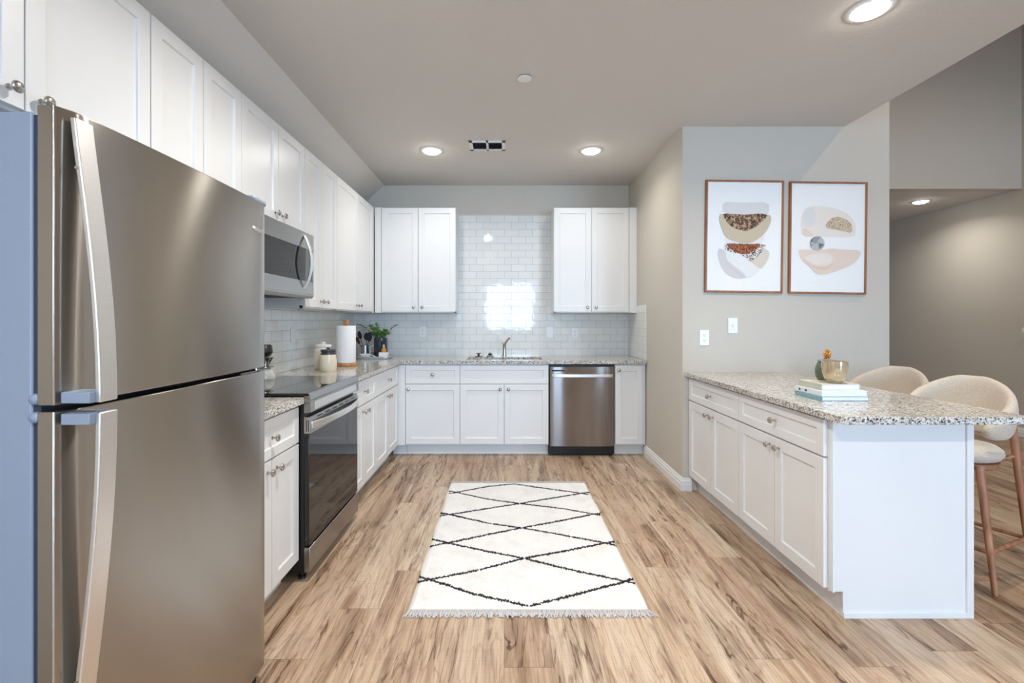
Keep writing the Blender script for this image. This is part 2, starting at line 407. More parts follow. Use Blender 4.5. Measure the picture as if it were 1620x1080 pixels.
# wall behind the camera with two window openings
fw = MB(); xs = [XL-T]+[v for wn_ in WIN for v in wn_[:2]]+[XF+T]
for i in range(0, len(xs), 2): fw.box((xs[i], YB-T, 0), (xs[i+1], YB, ZTOP))
for a, b, c, d in WIN:
    fw.box((a, YB-T, 0), (b, YB, c)); fw.box((a, YB-T, d), (b, YB, ZTOP))
struct('wall_front', fw, M['wall'])
for i, (a, b, c, d) in enumerate(WIN):
    f = MB(); t_ = .05; y0, y1 = YB-T+.02, YB-.02
    f.box((a, y0, c), (a+t_, y1, d)); f.box((b-t_, y0, c), (b, y1, d)); f.box((a, y0, c), (b, y1, c+t_)); f.box((a, y0, d-t_), (b, y1, d))
    n = 2 if b-a > 1.2 else 1
    for k in range(1, n): f.box((a+(b-a)*k/n-.03, y0, c), (a+(b-a)*k/n+.03, y1, d))
    f.box((a, y0+.02, (c+d)/2-.02), (b, y1-.01, (c+d)/2+.02))
    fo = f.build('window_%d' % (i+1), M['trimw']); fo['kind'] = 'structure'
    MB().box((a+.03, YB-.065, c+.03), (b-.03, YB-.06, d-.03)).build('glass', M['pane'], fo)

def baseboard(name, path, offs):
    """profile swept along floor points; offs = room-side offset direction at each point (mitred at corners)"""
    prof = [(0, 0), (.018, 0), (.018, .05), (.014, .056), (.014, .072), (.009, .08), (.006, .095), (0, .098)]
    mb = MB(); rings = [[mb.bm.verts.new((p[0]+n[0]*a, p[1]+n[1]*a, b)) for a, b in prof] for p, n in zip(path, offs)]
    m_ = len(prof)
    for A, B in zip(rings, rings[1:]):
        for i in range(m_): mb.bm.faces.new([A[i], A[(i+1) % m_], B[(i+1) % m_], B[i]])
    mb.bm.faces.new(rings[0]); mb.bm.faces.new(rings[-1][::-1]); struct(name, mb, M['trimw'])
baseboard('baseboard_kitchen', [(XR, 4.50), (XR, YP), (XR+.064, YP)], [(-1, 0), (-1, -1), (0, -1)])
baseboard('baseboard_pictures', [(2.06, YP), (XP, YP), (XP, YFAR), (XF, YFAR)], [(0, -1), (1, -1), (1, -1), (0, -1)])
baseboard('baseboard_right', [(XF, YB), (XF, YFAR)], [(-1, 0), (-1, 0)])

# backsplash tile (8 mm thick, sits on the worktop)
TT = .009; ZC = .914
bs = MB(); bs.box((XL+TT, YW-TT, ZC), (XR-TT, YW-.0005, 1.384)); bs.box((-.500, YW-TT, 1.384), (.508, YW-.0005, 2.447))
tag(bs.build('backsplash', M['tile_x'], bevel=0), 'glossy white subway tile backsplash behind the sink, rising between the two wall cabinets', 'backsplash')
tag(MB().box((XL+.0005, 1.755, ZC+.001), (XL+TT, YW-.0006, 1.384)).build('backsplash', M['tile_y']), 'white subway tile backsplash on the left wall behind the range and canisters', 'backsplash')
tag(MB().box((XR-TT, 4.43, ZC+.001), (XR-.0005, YW-.0006, 1.445)).build('backsplash', M['tile_y'], bevel=.002), 'short white tiled side splash at the right end of the sink worktop', 'backsplash')

# ------------------------------------------------------------------ cabinets (local: x width, -y front, z up)
def knob_mesh():
    mb = MB(); mb.lathe([(0.0, 0), (.0085, 0), (.0085, -.003), (.0045, -.006), (.0045, -.016), (.010, -.020), (.0155, -.023), (.0165, -.0265), (.0135, -.031), (.007, -.033), (0, -.0335)], 20, axis='y')
    bmesh.ops.recalc_face_normals(mb.bm, faces=mb.bm.faces)
    me = bpy.data.meshes.new('knob'); mb.bm.to_mesh(me); mb.bm.free(); me.materials.append(M['nickel']); me.shade_smooth(); me.set_sharp_from_angle(angle=.9); return me
KN = knob_mesh()
def knob(parent, x, y, z):
    o = bpy.data.objects.new('knob', KN); COL.objects.link(o); o.parent = parent; o.location = (x, y, z); return o
DT = .02
def panel(name, par, x0, x1, z0, z1, fr=.057, kn=None):
    """shaker front: raised frame around a recessed flat panel; origin at its lower left back corner"""
    w_, h_ = x1-x0, z1-z0; mb = MB(); rec = .009; e = .003
    fr = min(fr, w_*.36, h_*.36)
    O = [(0,0),(w_,0),(w_,h_),(0,h_)]; I = [(fr,fr),(w_-fr,fr),(w_-fr,h_-fr),(fr,h_-fr)]; J = [(fr+e,fr+e),(w_-fr-e,fr+e),(w_-fr-e,h_-fr-e),(fr+e,h_-fr-e)]
    V = lambda L, y: [mb.bm.verts.new((a, y, b)) for a, b in L]
    ob, of, i1, j1 = V(O, 0), V(O, -DT), V(I, -DT), V(J, -DT+rec)
    for i in range(4):
        j = (i+1) % 4
        mb.bm.faces.new([ob[i], ob[j], of[j], of[i]]); mb.bm.faces.new([of[i], of[j], i1[j], i1[i]]); mb.bm.faces.new([i1[i], i1[j], j1[j], j1[i]])
    mb.bm.faces.new(j1); mb.bm.faces.new(ob[::-1])
    o = mb.build(name, M['white'], par, bevel=.0013, loc=(x0, 0, z0))
    if kn: knob(o, kn[0], -DT, kn[1])
    return o
G = .0022
def base_cab(label, loc, rz, wd, cols=2, drawer=True, split=None, knob_side='mid', dk=None, ztop=.88, hollow=False, false_front=False, left_fill=0, right_fill=0, depth=.60, toe=.07, end_panel=False, zd=None):
    z0, zm, zt = .117, .690, ztop-.012
    t = thing('base_cabinet', label, 'base cabinet', loc, rz)
    mb = MB()
    if hollow:   # open-topped box so that the sink basin hangs inside it
        mb.box((0, 0, .105), (wd, depth, .123)); mb.box((0, 0, .123), (.018, depth, ztop)); mb.box((wd-.018, 0, .123), (wd, depth, ztop)); mb.box((.018, 0, .123), (wd-.018, .018, ztop)); mb.box((.018, depth-.006, .123), (wd-.018, depth, ztop))
    else: mb.box((0, 0, .105), (wd, depth, ztop))
    mb.build('carcass', M['white'], t, bevel=.001)
    MB().box((0, toe, 0), (wd, toe+.015, .105)).build('toe_kick', M['white'], t)
    a, b = left_fill, wd-right_fill
    top = zm-.004 if drawer else zt
    if drawer:
        panel('drawer', t, a+G, b-G, zm+.004, zt, .045, None if false_front else ((b-a)/2 if dk is None else dk, (zt-zm)/2-.002))
    if cols == 2:
        s = (a+b)/2 if split is None else split
        panel('door', t, a+G, s-G, z0, top, kn=(s-a-.042, top-z0-.045)); panel('door', t, s+G, b-G, z0, top, kn=(.038, top-z0-.045))
    else:
        wdd = b-a
        panel('door', t, a+G, b-G, z0, top, kn=(.030 if knob_side == 'left' else wdd-.035, top-z0-.045))
    return t
YF = 4.45    # carcass front of the sink run, doors stand 2 cm in front
XFL = -1.03  # carcass front of the left run
LR = PI/2; RR = -PI/2
GB = None
# sink run, left to right
fil = thing('base_cabinet', 'narrow white corner filler and cabinet left of the drawer cabinet on the sink wall', 'base cabinet', (XL+.01, YF, 0))
MB().box((0, .03, .105), (.62, .60, .88)).build('carcass', M['white'], fil); MB().box((.61, -.018, .105), (.683, .03, .875)).build('filler_strip', M['white'], fil, bevel=.001)
MB().box((.55, .07, 0), (.683, .085, .105)).build('toe_kick', M['white'], fil)
base_cab('white base cabinet with one drawer over a single door, left of the sink cabinet', (-.945, YF, 0), 0, .521, cols=1, knob_side='left')
sink_cab = base_cab('white sink base cabinet with a blank top panel and two doors, under the faucet', (-.424, YF, 0), 0, .846, false_front=True, hollow=True)
base_cab('narrow white full-height-door base cabinet right of the dishwasher', (1.056, YF, 0), 0, .295, cols=1, drawer=False, knob_side='left', right_fill=.03)
# left run (rotated, x runs away from the camera)
base_cab('white base cabinet with drawer and two doors between the range and the corner cabinet', (XFL, 3.045, 0), LR, .612)
base_cab('white corner-side base cabinet with drawer and two doors, farthest on the left wall', (XFL, 3.659, 0), LR, .752, depth=.60)
base_cab('white base cabinet with drawer and two doors between fridge and range', (XFL, 1.752, 0), LR, .533)
# peninsula (x runs towards the camera)
XPF = 1.422
base_cab('white peninsula cabinet with drawer and two doors beside the wall', (XPF, 3.535, 0), RR, .748, ztop=.868, toe=.05)
base_cab('white peninsula cabinet with wide drawer and two doors at the open end', (XPF, 2.785, 0), RR, .745, ztop=.868, toe=.05)
pe = MB()
prof = [(XPF-.001, .112), (XPF+.05, .112), (XPF+.05, 0), (2.031, 0), (2.031, .868), (XPF-.001, .868)]
pe.prism(prof, 2.02, 2.0385, 'xz')
pt = thing('peninsula_panel', 'white end and back panelling of the peninsula facing the camera', 'panel', (0, 0, 0))
pe.build('end_panel', M['white'], pt, bevel=.0015)
MB().box((2.005, 2.012, 0), (2.034, 2.0205, .868)).build('corner_trim', M['white'], pt, bevel=.001)
MB().box((XPF+.001, 2.014, .112), (XPF+.012, 2.0205, .868)).build('corner_trim', M['white'], pt, bevel=.001)
MB().box((XPF+.05, 2.012, 0), (2.006, 2.0205, .024)).build('base_shoe', M['white'], pt, bevel=.001)
MB().box((2.024, 2.0385, 0), (2.034, 3.538, .868)).build('back_panel', M['white'], pt)

def wall_cab(label, loc, rz, wd, z0=1.375, z1=2.45, split=None, left_fill=0, right_fill=0, depth=.30, lk=True):
    t = thing('wall_cabinet', label, 'wall cabinet', loc, rz)
    mb = MB(); mb.box((0, 0, z0+.02), (wd, depth, z1)); mb.box((0, 0, z0), (wd, .018, z0+.02)); mb.box((0, 0, z0), (.018, depth, z0+.02)); mb.box((wd-.018, 0, z0), (wd, depth, z0+.02))
    mb.build('carcass', M['white'], t, bevel=.001)
    if left_fill: MB().box((0, -.018, z0), (left_fill-G, 0, z1)).build('filler_strip', M['white'], t, bevel=.001)
    if right_fill: MB().box((wd-right_fill+G, -.018, z0), (wd, 0, z1)).build('filler_strip', M['white'], t, bevel=.001)
    a, b = left_fill, wd-right_fill; s = (a+b)/2 if split is None else split
    zb, zt = z0+.010, z1-.004
    panel('door', t, a+G, s-G, zb, zt, kn=(s-a-.045, .045)); panel('door', t, s+G, b-G, zb, zt, kn=(.042, .045))
    return t
YU = 4.765; XU = -1.35
wall_cab('white two-door wall cabinet on the sink wall, left of the tall tiled panel', (-1.325, YU, 0), 0, .828, left_fill=.068, split=.444)
wall_cab('white two-door wall cabinet on the sink wall, right of the tall tiled panel', (.504, YU, 0), 0, .851, right_fill=.082, split=.386)
wall_cab('white wall cabinet pair of doors above the fridge', (XU, .829, 0), LR, .919, z0=1.862, split=.460, depth=.288)
wall_cab('white tall two-door wall cabinet between the fridge cabinet and the microwave cabinet', (XU, 1.749, 0), LR, .606, split=.306, depth=.288)
wall_cab('white short two-door wall cabinet directly above the microwave', (XU, 2.356, 0), LR, .741, z0=1.862, split=.381, depth=.288)
wall_cab('white narrow two-door wall cabinet right beside the microwave', (XU, 3.098, 0), LR, .597, split=.304, depth=.288)
wall_cab('white wide two-door wall cabinet in the far left corner above the paper towel roll', (XU, 3.696, 0), LR, 1.045, split=.514, right_fill=.025, depth=.288)

# ------------------------------------------------------------------ worktops
ZB = .882
wt = MB(); xf = -.985; yf = 4.405
hx0, hx1, hy0, hy1 = -.375, .375, 4.54, 4.85
wt.box((XL+.001, 3.045, ZB), (xf, yf, ZC)); wt.box((XL+.001, yf, ZB), (xf, YW-.001, ZC))
wt.box((xf, yf, ZB), (hx0, YW-.001, ZC)); wt.box((hx0, yf, ZB), (hx1, hy0, ZC)); wt.box((hx0, hy1, ZB), (hx1, YW-.001, ZC)); wt.box((hx1, yf, ZB), (XR-.001, YW-.001, ZC))
bmesh.ops.remove_doubles(wt.bm, verts=wt.bm.verts, dist=1e-5)
# drop the inner faces where the pieces meet
seen = {}
for f in list(wt.bm.faces):
    seen.setdefault(tuple(sorted(v.index for v in f.verts)) if False else tuple(sorted((round(f.calc_center_median()[i], 4) for i in range(3)))), []).append(f)
tag(wt.build('worktop', M['granite']), 'L-shaped speckled grey-white granite worktop along the sink wall and left wall', 'worktop')
tag(MB().box((XL+.001, 1.752, ZB), (xf, 2.287, ZC)).build('worktop', M['granite'], bevel=.002), 'short speckled granite worktop between fridge and range', 'worktop')
pw = MB(); zb_, zt_ = .869, .900
pw.prism([(1.372, 3.538), (1.372, 1.898), (1.39, 1.88), (2.147, 1.88), (2.147, 3.538)], zb_, zt_)
tag(pw.build('worktop', M['granite'], bevel=.002), 'speckled grey-white granite worktop of the peninsula, overhanging towards the stools', 'worktop')

# sink
sk = thing('sink', 'undermounted stainless steel sink basin set in the worktop below the faucet', 'sink', (0, 4.695, ZB))
b_ = MB(); w2, d2, dp = .385, .165, -.20
b_.box((-w2, -d2, dp), (w2, d2, dp+.004)); b_.box((-w2, -d2, dp), (-w2+.004, d2, -.002)); b_.box((w2-.004, -d2, dp), (w2, d2, -.002)); b_.box((-w2, -d2, dp), (w2, -d2+.004, -.002)); b_.box((-w2, d2-.004, dp), (w2, d2, -.002))
b_.build('basin', M['steel2'], sk); MB().lathe([(0, dp+.006), (.04, dp+.006), (.045, dp+.004)], 24).build('drain', M['nickel'], sk)
fa = thing('faucet', 'small brushed nickel single-lever faucet with angled pull-out spout behind the sink', 'faucet', (0, 4.93, ZC))
MB().lathe([(0, 0), (.028, 0), (.028, .006), (.022, .010), (.019, .05), (.018, .11), (.020, .125), (.016, .135), (0, .138)], 24).build('body', M['nickel'], fa, smooth=50)
MB().tube([(0, -.012, .115), (.012, -.035, .145), (.03, -.075, .178), (.052, -.12, .198)], [.012, .011, .010, .013], 12).build('spout', M['nickel'], fa, smooth=50)
MB().tube([(-.008, .0, .130), (-.022, .0, .145), (-.026, .0, .172)], [.008, .006, .005], 10).build('lever', M['nickel'], fa, smooth=50)
sp = thing('sink_stopper', 'black mushroom-shaped sink stopper standing on the worktop left of the faucet', 'sink stopper', (-.272, 4.90, ZC))
MB().lathe([(0, 0), (.040, 0), (.040, .004), (.012, .009), (.010, .030), (.026, .033), (.026, .039), (0, .041)], 24).build('plug', M['black'], sp, smooth=40)
ba = thing('sink_strainer', 'dark steel strainer basket standing upside down between stopper and faucet', 'sink strainer', (-.152, 4.90, ZC))
MB().lathe([(0, .012), (.03, 0), (.038, .002), (.038, .008), (.02, .024), (0, .026)], 24).build('basket', M['nickel'], ba, smooth=40)
MB().lathe([(0, .026), (.022, .026), (.022, .034), (.004, .036), (.004, .048), (0, .049)], 20).build('grip', M['black'], ba, smooth=40)

# ------------------------------------------------------------------ fridge (local x away from camera, -y to the room)
FY0, FY1 = .90, 1.692; FW = FY1-FY0
fr = thing('refrigerator', 'tall stainless steel top-freezer refrigerator with two curved bar handles in the left foreground', 'refrigerator', (-.858, FY0, 0), LR)
MB().box((.006, .064, .02), (FW-.006, .765, 1.698)).build('cabinet_body', M['body'], fr, bevel=.004)
MB().box((.010, .049, .03), (FW-.010, .064, 1.692)).build('gasket', M['gasket'], fr)
def fdoor(z0, z1):
    pts = [(0, .048)]; n = 26; r = .012
    for i in range(n+1):
        x = FW*i/n; bulge = -.012*(1-(2*x/FW-1)**2)
        e = min(x, FW-x); rnd = (r - math.sqrt(max(0, r*r-(r-min(e, r))**2))) if e < r else 0
        pts.append((x, bulge*0+rnd-.010*(1-(2*x/FW-1)**2)+.004))
    pts.append((FW, .048)); mb = MB(); mb.prism(pts, z0, z1)
    return mb.build('door', M['steel'], fr, bevel=.0025)
du = fdoor(1.124, 1.708); dl = fdoor(.06, 1.112)
def fhandle(par, zt, za, up):
    # flat bar bowed away from the door; zt = end lying on the door, za = end by the bracket
    n = 24; pr = []; mb = MB(); W0, W1 = .014, .056
    for i in range(n+1):
        q = i/n; z = zt+(za-zt)*q; off = .002+.050*math.sin(q*PI/2)**1.1; pr.append((z, off))
    th = .011
    outl = [(-o-th, z) for z, o in pr] + [(-o, z) for z, o in reversed(pr)]
    mb.prism(outl, W0, W1, 'yz'); h = mb.build('handle', M['handle'], par, bevel=.0025)
    zb0, zb1 = (za, za+.022) if up else (za-.022, za)
    MB().box((W0-.012, -.052, zb0), (W1-.006, .004, zb1)).build('bracket', M['body'], h, bevel=.002)
    zs = zt-.10 if up else zt+.10
    MB().lathe([(0, 0), (.0035, 0), (.0035, .003), (0, .003)], 12, org=(W0-.003, -.018, zs), axis='x').build('screw', M['nickel'], h)
    return h
fhandle(du, 1.690, 1.128, True); fhandle(dl, .48, 1.108, False)
for z in (1.136, 1.100): MB().lathe([(0, -.012), (.009, -.010), (.011, -.004), (.011, .004)], 16, org=(.010, .056, z), axis='x').build('door_stop', M['body'], fr, smooth=60)
hc = MB(); hc.box((FW-.10, .0, 1.699), (FW-.012, .10, 1.722)); hc.build('hinge_cover', M['body'], fr, bevel=.008)
hm = MB(); hm.box((FW-.17, .006, 1.1125), (FW-.01, .05, 1.117)); hm.lathe([(0, 1.1125), (.011, 1.1125), (.011, 1.1235), (0, 1.1235)], 16, org=(FW-.05, .02, 0)); hm.build('middle_hinge', M['steel2'], fr)
MB().box((.03, .03, 0), (FW-.03, .75, .06)).build('base_grille', M['black'], fr)
def text(body, size, mat, parent, loc, rot, name, ext=.0006, label=None, sx=1.0):
    cu = bpy.data.curves.new(name, 'FONT'); cu.body = body; cu.size = size; cu.extrude = ext; cu.align_x = 'LEFT'
    tmp = bpy.data.objects.new(name, cu); COL.objects.link(tmp); bpy.context.view_layer.update()
    me = bpy.data.meshes.new_from_object(tmp.evaluated_get(bpy.context.evaluated_depsgraph_get())); bpy.data.objects.remove(tmp, do_unlink=True)
    me.materials.clear(); me.materials.append(mat)
    o = bpy.data.objects.new(name, me); COL.objects.link(o); o.parent = parent; o.location = loc; o.rotation_euler = rot; o.scale = (sx, 1, 1)
    return o
text('Whirlpool', .0225, M['handle'], du, (.680, -.0008, 1.598), (PI/2, 0, 0), 'brand_badge', .001, sx=.72)

# ------------------------------------------------------------------ range
ra = thing('range', 'slide-in stainless and black glass electric range on the left wall', 'range', (-.958, 2.289, 0), LR)
RW = .752
MB().box((.004, .030, .045), (RW-.004, .62, .895)).build('body', M['black'], ra, bevel=.002)
for x in (.05, RW-.05):
    for y in (.06, .55): MB().lathe([(0, 0), (.02, 0), (.018, .012), (.012, .014), (.012, .047), (0, .047)], 16, org=(x, y, 0)).build('foot', M['black'], ra)
MB().box((0, .0, .05), (RW, .030, .172)).build('drawer', M['steel2'], ra, bevel=.003)
ct = MB().box((-.0, .004, .918), (RW, .655, .932)).build('cooktop', M['glass_black'], ra, bevel=.003)
def ringm(x, y, r): return MB().lathe([(r-.0012, .9322), (r+.0012, .9322), (r+.0012, .9325), (r-.0012, .9325), (r-.0012, .9322)], 40, org=(x, y, 0)).build('burner_ring', M['nickel'], ct)
# control panel: sloped stainless band over a recessed lower band
cp = MB(); cp.prism([(.030, .835), (-.004, .838), (-.006, .893), (-.002, .897), (-.006, .900), (.004, .934), (.030, .934)], 0, RW, 'yz')
cpo = cp.build('control_panel', M['steel2'], ra, bevel=.0015)
MB().box((.045, -.0062, .846), (RW-.045, -.0042, .886)).build('recess_band', M['handle'], cpo, bevel=.001)
MB().box((RW-.048, -.0072, .848), (RW-.036, -.0058, .884)).build('display', M['black'], cpo)
# oven door
dm = MB(); dm.box((0, .004, .180), (RW, .028, .735)); od = dm.build('oven_door', M['door_glass'], ra, bevel=.002)
db = MB(); db.prism([(.030, .733), (-.002, .733), (-.004, .775), (.006, .814), (.030, .818)], 0, RW, 'yz'); dbo = db.build('door_rail', M['steel2'], od, bevel=.0015)
for i in range(6):
    x = .10+i*.105; MB().box((x, -.0005, .800), (x+.06, .006, .8045)).build('vent_slot', M['black'], dbo)
for y in (.006, .016): MB().box((-.0006, y, .745), (.001, y+.004, .800)).build('side_slot', M['black'], dbo)
hp = []; n = 20
for i in range(n+1):
    q = i/n; hp.append((.015+(RW-.03)*q, -.006-.046*math.sin(PI*q)**.7))
hb = MB(); outl = hp+[(x, y+.010) for x, y in reversed(hp)]
hb.prism(outl, .757, .790); hb.build('handle', M['handle'], od, bevel=.003)

# ------------------------------------------------------------------ microwave
mw = thing('microwave', 'stainless over-the-range microwave under the short wall cabinet', 'microwave', (-1.270, 2.342, 0), LR)
MW = .752
MB().box((.003, .025, 1.462), (MW-.003, .365, 1.856)).build('case', M['steel2'], mw, bevel=.002)
mp = MB()
for (a, b, c, d) in ((0, MW, 1.752, 1.855), (0, MW, 1.462, 1.545), (0, .06, 1.545, 1.752), (MW-.016, MW, 1.545, 1.752)): mp.box((a, 0, c), (b, .025, d))
dr = mp.build('door', M['steel2'], mw, bevel=.0015, weld=False)
MB().box((.058, .003, 1.543), (MW-.125, .02, 1.754)).build('window', M['door_glass'], dr)
MB().box((MW-.122, .003, 1.543), (MW-.015, .02, 1.754)).build('keypad', M['glass_black'], dr)
lip = MB(); lip.prism([(.0, 1.463), (.0, 1.452), (.012, 1.438), (.05, 1.436), (.05, 1.463)], 0, MW, 'yz'); lip.build('bottom_lip', M['steel2'], mw, bevel=.002)
MB().box((.02, .06, 1.443), (MW-.02, .36, 1.463)).build('underside_vent', M['dark'], mw)
hp = []; n = 22
for i in range(n+1):
    q = i/n; hp.append((-.002-.052*math.sin(PI*q)**.75, 1.487+(1.838-1.487)*q))
hb = MB(); hb.prism(hp+[(y+.012, z) for y, z in reversed(hp)], MW-.165, MW-.135, 'yz'); hb.build('handle', M['handle'], dr, bevel=.003)

# ------------------------------------------------------------------ dishwasher
dw = thing('dishwasher', 'stainless steel dishwasher with bar handle in the sink run', 'dishwasher', (.427, 4.43, 0))
MB().box((0, .02, .02), (.625, .58, .872)).build('tub', M['black'], dw)
pts = [(.008, .02)]; n = 24
for i in range(n+1):
    x = .008+.609*i/n; q = 2*i/n-1; pts.append((x, -.006-.012*(1-q**4)))
pts.append((.617, .02)); dp_ = MB(); dp_.prism(pts, .098, .856)
dd = dp_.build('door', M['steel3'], dw, bevel=.003)
# push the lower part of the door skin back towards the bottom
MB().box((.012+.010, -.020, .812), (.012+.132, -.010, .826)).build('vent_pocket', M['black'], dd, bevel=.002)
hp = []
for i in range(n+1):
    q = i/n; hp.append((.025+.575*q, -.030-.022*math.sin(PI*q)**.6))
hb = MB(); hb.prism(hp+[(x, y+.014) for x, y in reversed(hp)], .757, .787); hb.build('handle', M['handle'], dd, bevel=.004)
MB().box((.004, .035, .002), (.605, .05, .095)).build('kick_plate', M['black'], dw)

# ------------------------------------------------------------------ ceiling things
def downlight(x, y, label, power, z=CEIL, col=WARM):
    t = thing('recessed_light', label, 'ceiling light', (x, y, z), 0, None)
    MB().lathe([(.098, 0), (.100, -.002), (.094, -.006), (.076, -.008), (.074, 0.0)], 40).build('trim_ring', M['trimw'], t, smooth=50)
    MB().lathe([(.0745, -.0005), (.071, -.012), (.055, -.020), (.030, -.025), (0, -.026)], 32).build('lens', M['lens'], t, smooth=50)
    l = bpy.data.lights.new('downlight', 'AREA'); l.shape = 'DISK'; l.size = .14; l.energy = power; l.color = col; l.spread = 2.6
    o = bpy.data.objects.new('downlight', l); COL.objects.link(o); o.location = (x, y, z-.029)
    return t
LB = ['round recessed light in the ceiling just left of the air vent', 'round recessed light right of the air vent', 'large round recessed light in the near right of the ceiling',
      'added round fill light above the range aisle, out of frame', 'added round fill light behind the camera on the left', 'added round fill light behind the camera on the right']
for (x, y), lb, pw_ in zip(DOWN, LB, DOWN_W): downlight(x, y, lb, pw_)
downlight(5.15, 5.75, 'round recessed light in the low ceiling of the dining corner', 4)
downlight(4.3, 2.4, 'added warm fill light high above the dining corner, out of frame', 15, ZTOP, (1.0, .72, .42))  # unseen lamp, added to warm the walls of the high void
vt = thing('air_vent', 'white rectangular ceiling air vent with two louvred halves', 'air vent', (.0-.143, 3.915, CEIL))
v = MB(); X2, Y2 = .152, .107
v.box((-X2, -Y2, -.008), (X2, -Y2+.035, 0)); v.box((-X2, Y2-.03, -.008), (X2, Y2, 0)); v.box((-X2, -Y2, -.008), (-X2+.03, Y2, 0)); v.box((X2-.03, -Y2, -.008), (X2, Y2, 0)); v.box((-.010, -Y2, -.008), (.010, Y2, 0))
v.build('frame', M['trimw'], vt, bevel=.0015)
MB().box((-X2+.02, -Y2+.02, -.0015), (X2-.02, Y2-.02, -.0005)).build('duct', M['dark'], vt)
for sx in (-1, 1):
    for k in range(6):
        y = -Y2+.045+k*.024; l_ = MB(); a, b = (-X2+.03, -.01) if sx < 0 else (.01, X2-.03)
        l_.quad([(a, y, -.007), (b, y, -.007), (b, y+.010, -.002), (a, y+.010, -.002)]); l_.quad([(a, y, -.0078), (a, y+.010, -.0028), (b, y+.010, -.0028), (b, y, -.0078)])
        l_.build('louvre', M['body'], vt)
sd = thing('sprinkler_cover', 'small flat white round cover plate on the middle of the ceiling', 'cover plate', (.123, 2.829, CEIL))
MB().lathe([(0, -.010), (.036, -.010), (.043, -.008), (.043, -.005)], 32).build('plate', M['trimw'], sd, smooth=40)
MB().lathe([(0, -.006), (.030, -.006), (.030, 0), (0, 0)], 24).build('stem', M['dark'], sd)

# ------------------------------------------------------------------ outlets and switches (local plate facing -y)
def plate(kind, label, loc, rz, cat):
    t = thing('wall_outlet' if kind == 'o' else 'light_switch', label, cat, loc, rz)
    MB().box((-.036, -.006, -.059), (.036, 0, .059)).build('cover_plate', M['plastic'], t, bevel=.0025)
    if kind == 'o':
        for z in (-.020, .020):
            s_ = MB().box((-.016, -.0075, z-.013), (.016, -.0055, z+.013)).build('socket', M['plastic'], t, bevel=.001)
            f = MB(); f.box((-.008, -.0082, z-.003), (-.006, -.0074, z+.006)); f.box((.005, -.0082, z-.003), (.007, -.0074, z+.006)); f.box((-.002, -.0082, z-.010), (.002, -.0074, z-.006)); f.build('slots', M['black'], s_)
    elif kind == 's':
        MB().box((-.016, -.008, -.033), (.016, -.0055, .033)).build('rocker', M['plastic'], t, bevel=.002)
    else:
        MB().box((-.005, -.016, -.004), (.005, -.0055, .012)).build('toggle', M['plastic'], t, bevel=.001)
    return t
PX = lambda u, v_, Y: ((u-U0)*Y/FPX, H+(V0-v_)*Y/FPX)
for (u, v_, k, lb) in ((669, 525, 'o', 'white outlet on the backsplash below the left wall cabinet'), (909.5, 527, 'o', 'white outlet on the backsplash below the right wall cabinet'), (870, 526, 's', 'white rocker switch on the backsplash right of the faucet')):
    x, z = PX(u, v_, YW-TT); plate(k, lb, (x, YW-TT, z), 0, 'outlet' if k == 'o' else 'light switch')
plate('s', 'white rocker switch on the left wall tiles above the range', (XL+TT, 3.58, H-.105), LR, 'light switch')
x, z = PX(1114, 534, YP); plate('o', 'white outlet low on the picture wall above the peninsula', (x, YP, z), 0, 'outlet')
x, z = PX(1159, 515, YP); plate('t', 'white toggle switch right of the outlet under the first picture', (x, YP, z), 0, 'light switch')

# ------------------------------------------------------------------ framed pictures
def picture(u0, u1, v0, v1, label, shapes, off, sc):
    k = YP/FPX; cx, cz = PX((u0+u1)/2, (v0+v1)/2, YP); W, Hh = (u1-u0)*k, (v1-v0)*k
    t = thing('framed_picture', label, 'picture', (cx, YP, cz)); t.rotation_euler = (0, math.radians(.75), 0)
    f = MB(); a = .014; d = .022
    for (p, q, r, s_) in ((-W/2, W/2, Hh/2-a, Hh/2), (-W/2, W/2, -Hh/2, -Hh/2+a), (-W/2, -W/2+a, -Hh/2+a, Hh/2-a), (W/2-a, W/2, -Hh/2+a, Hh/2-a)): f.box((p, -d, r), (q, -.001, s_))
    f.build('frame', M['framewood'], t, bevel=.0015)
    pr = MB(); pr.box((-W/2+a, -.014, -Hh/2+a), (W/2-a, -.010, Hh/2-a), M['ppaper'])
    for i, (mat, pts) in enumerate(shapes):
        y = -.0145-.0005*i
        P = [(((off[0]+px/sc)-(u0+u1)/2)*k, -((off[1]+py/sc)-(v0+v1)/2)*k) for px, py in pts]
        # soften the outline with one round of corner cutting
        Q = []
        for j in range(len(P)):
            a_, b2 = Vector(P[j]), Vector(P[(j+1) % len(P)]); Q += [a_.lerp(b2, .25), a_.lerp(b2, .75)]
        vs = [pr.bm.verts.new((q.x, y, q.y)) for q in Q]; fc = pr.bm.faces.new(vs); fc.material_index = pr.mi(M[mat])
    bmesh.ops.triangulate(pr.bm, faces=[f_ for f_ in pr.bm.faces if len(f_.verts) > 4])
    pr.build('print', None, t); return t
circ = lambda cx, cy, r: [(cx+r*math.cos(2*PI*i/20), cy+r*math.sin(2*PI*i/20)) for i in range(20)]
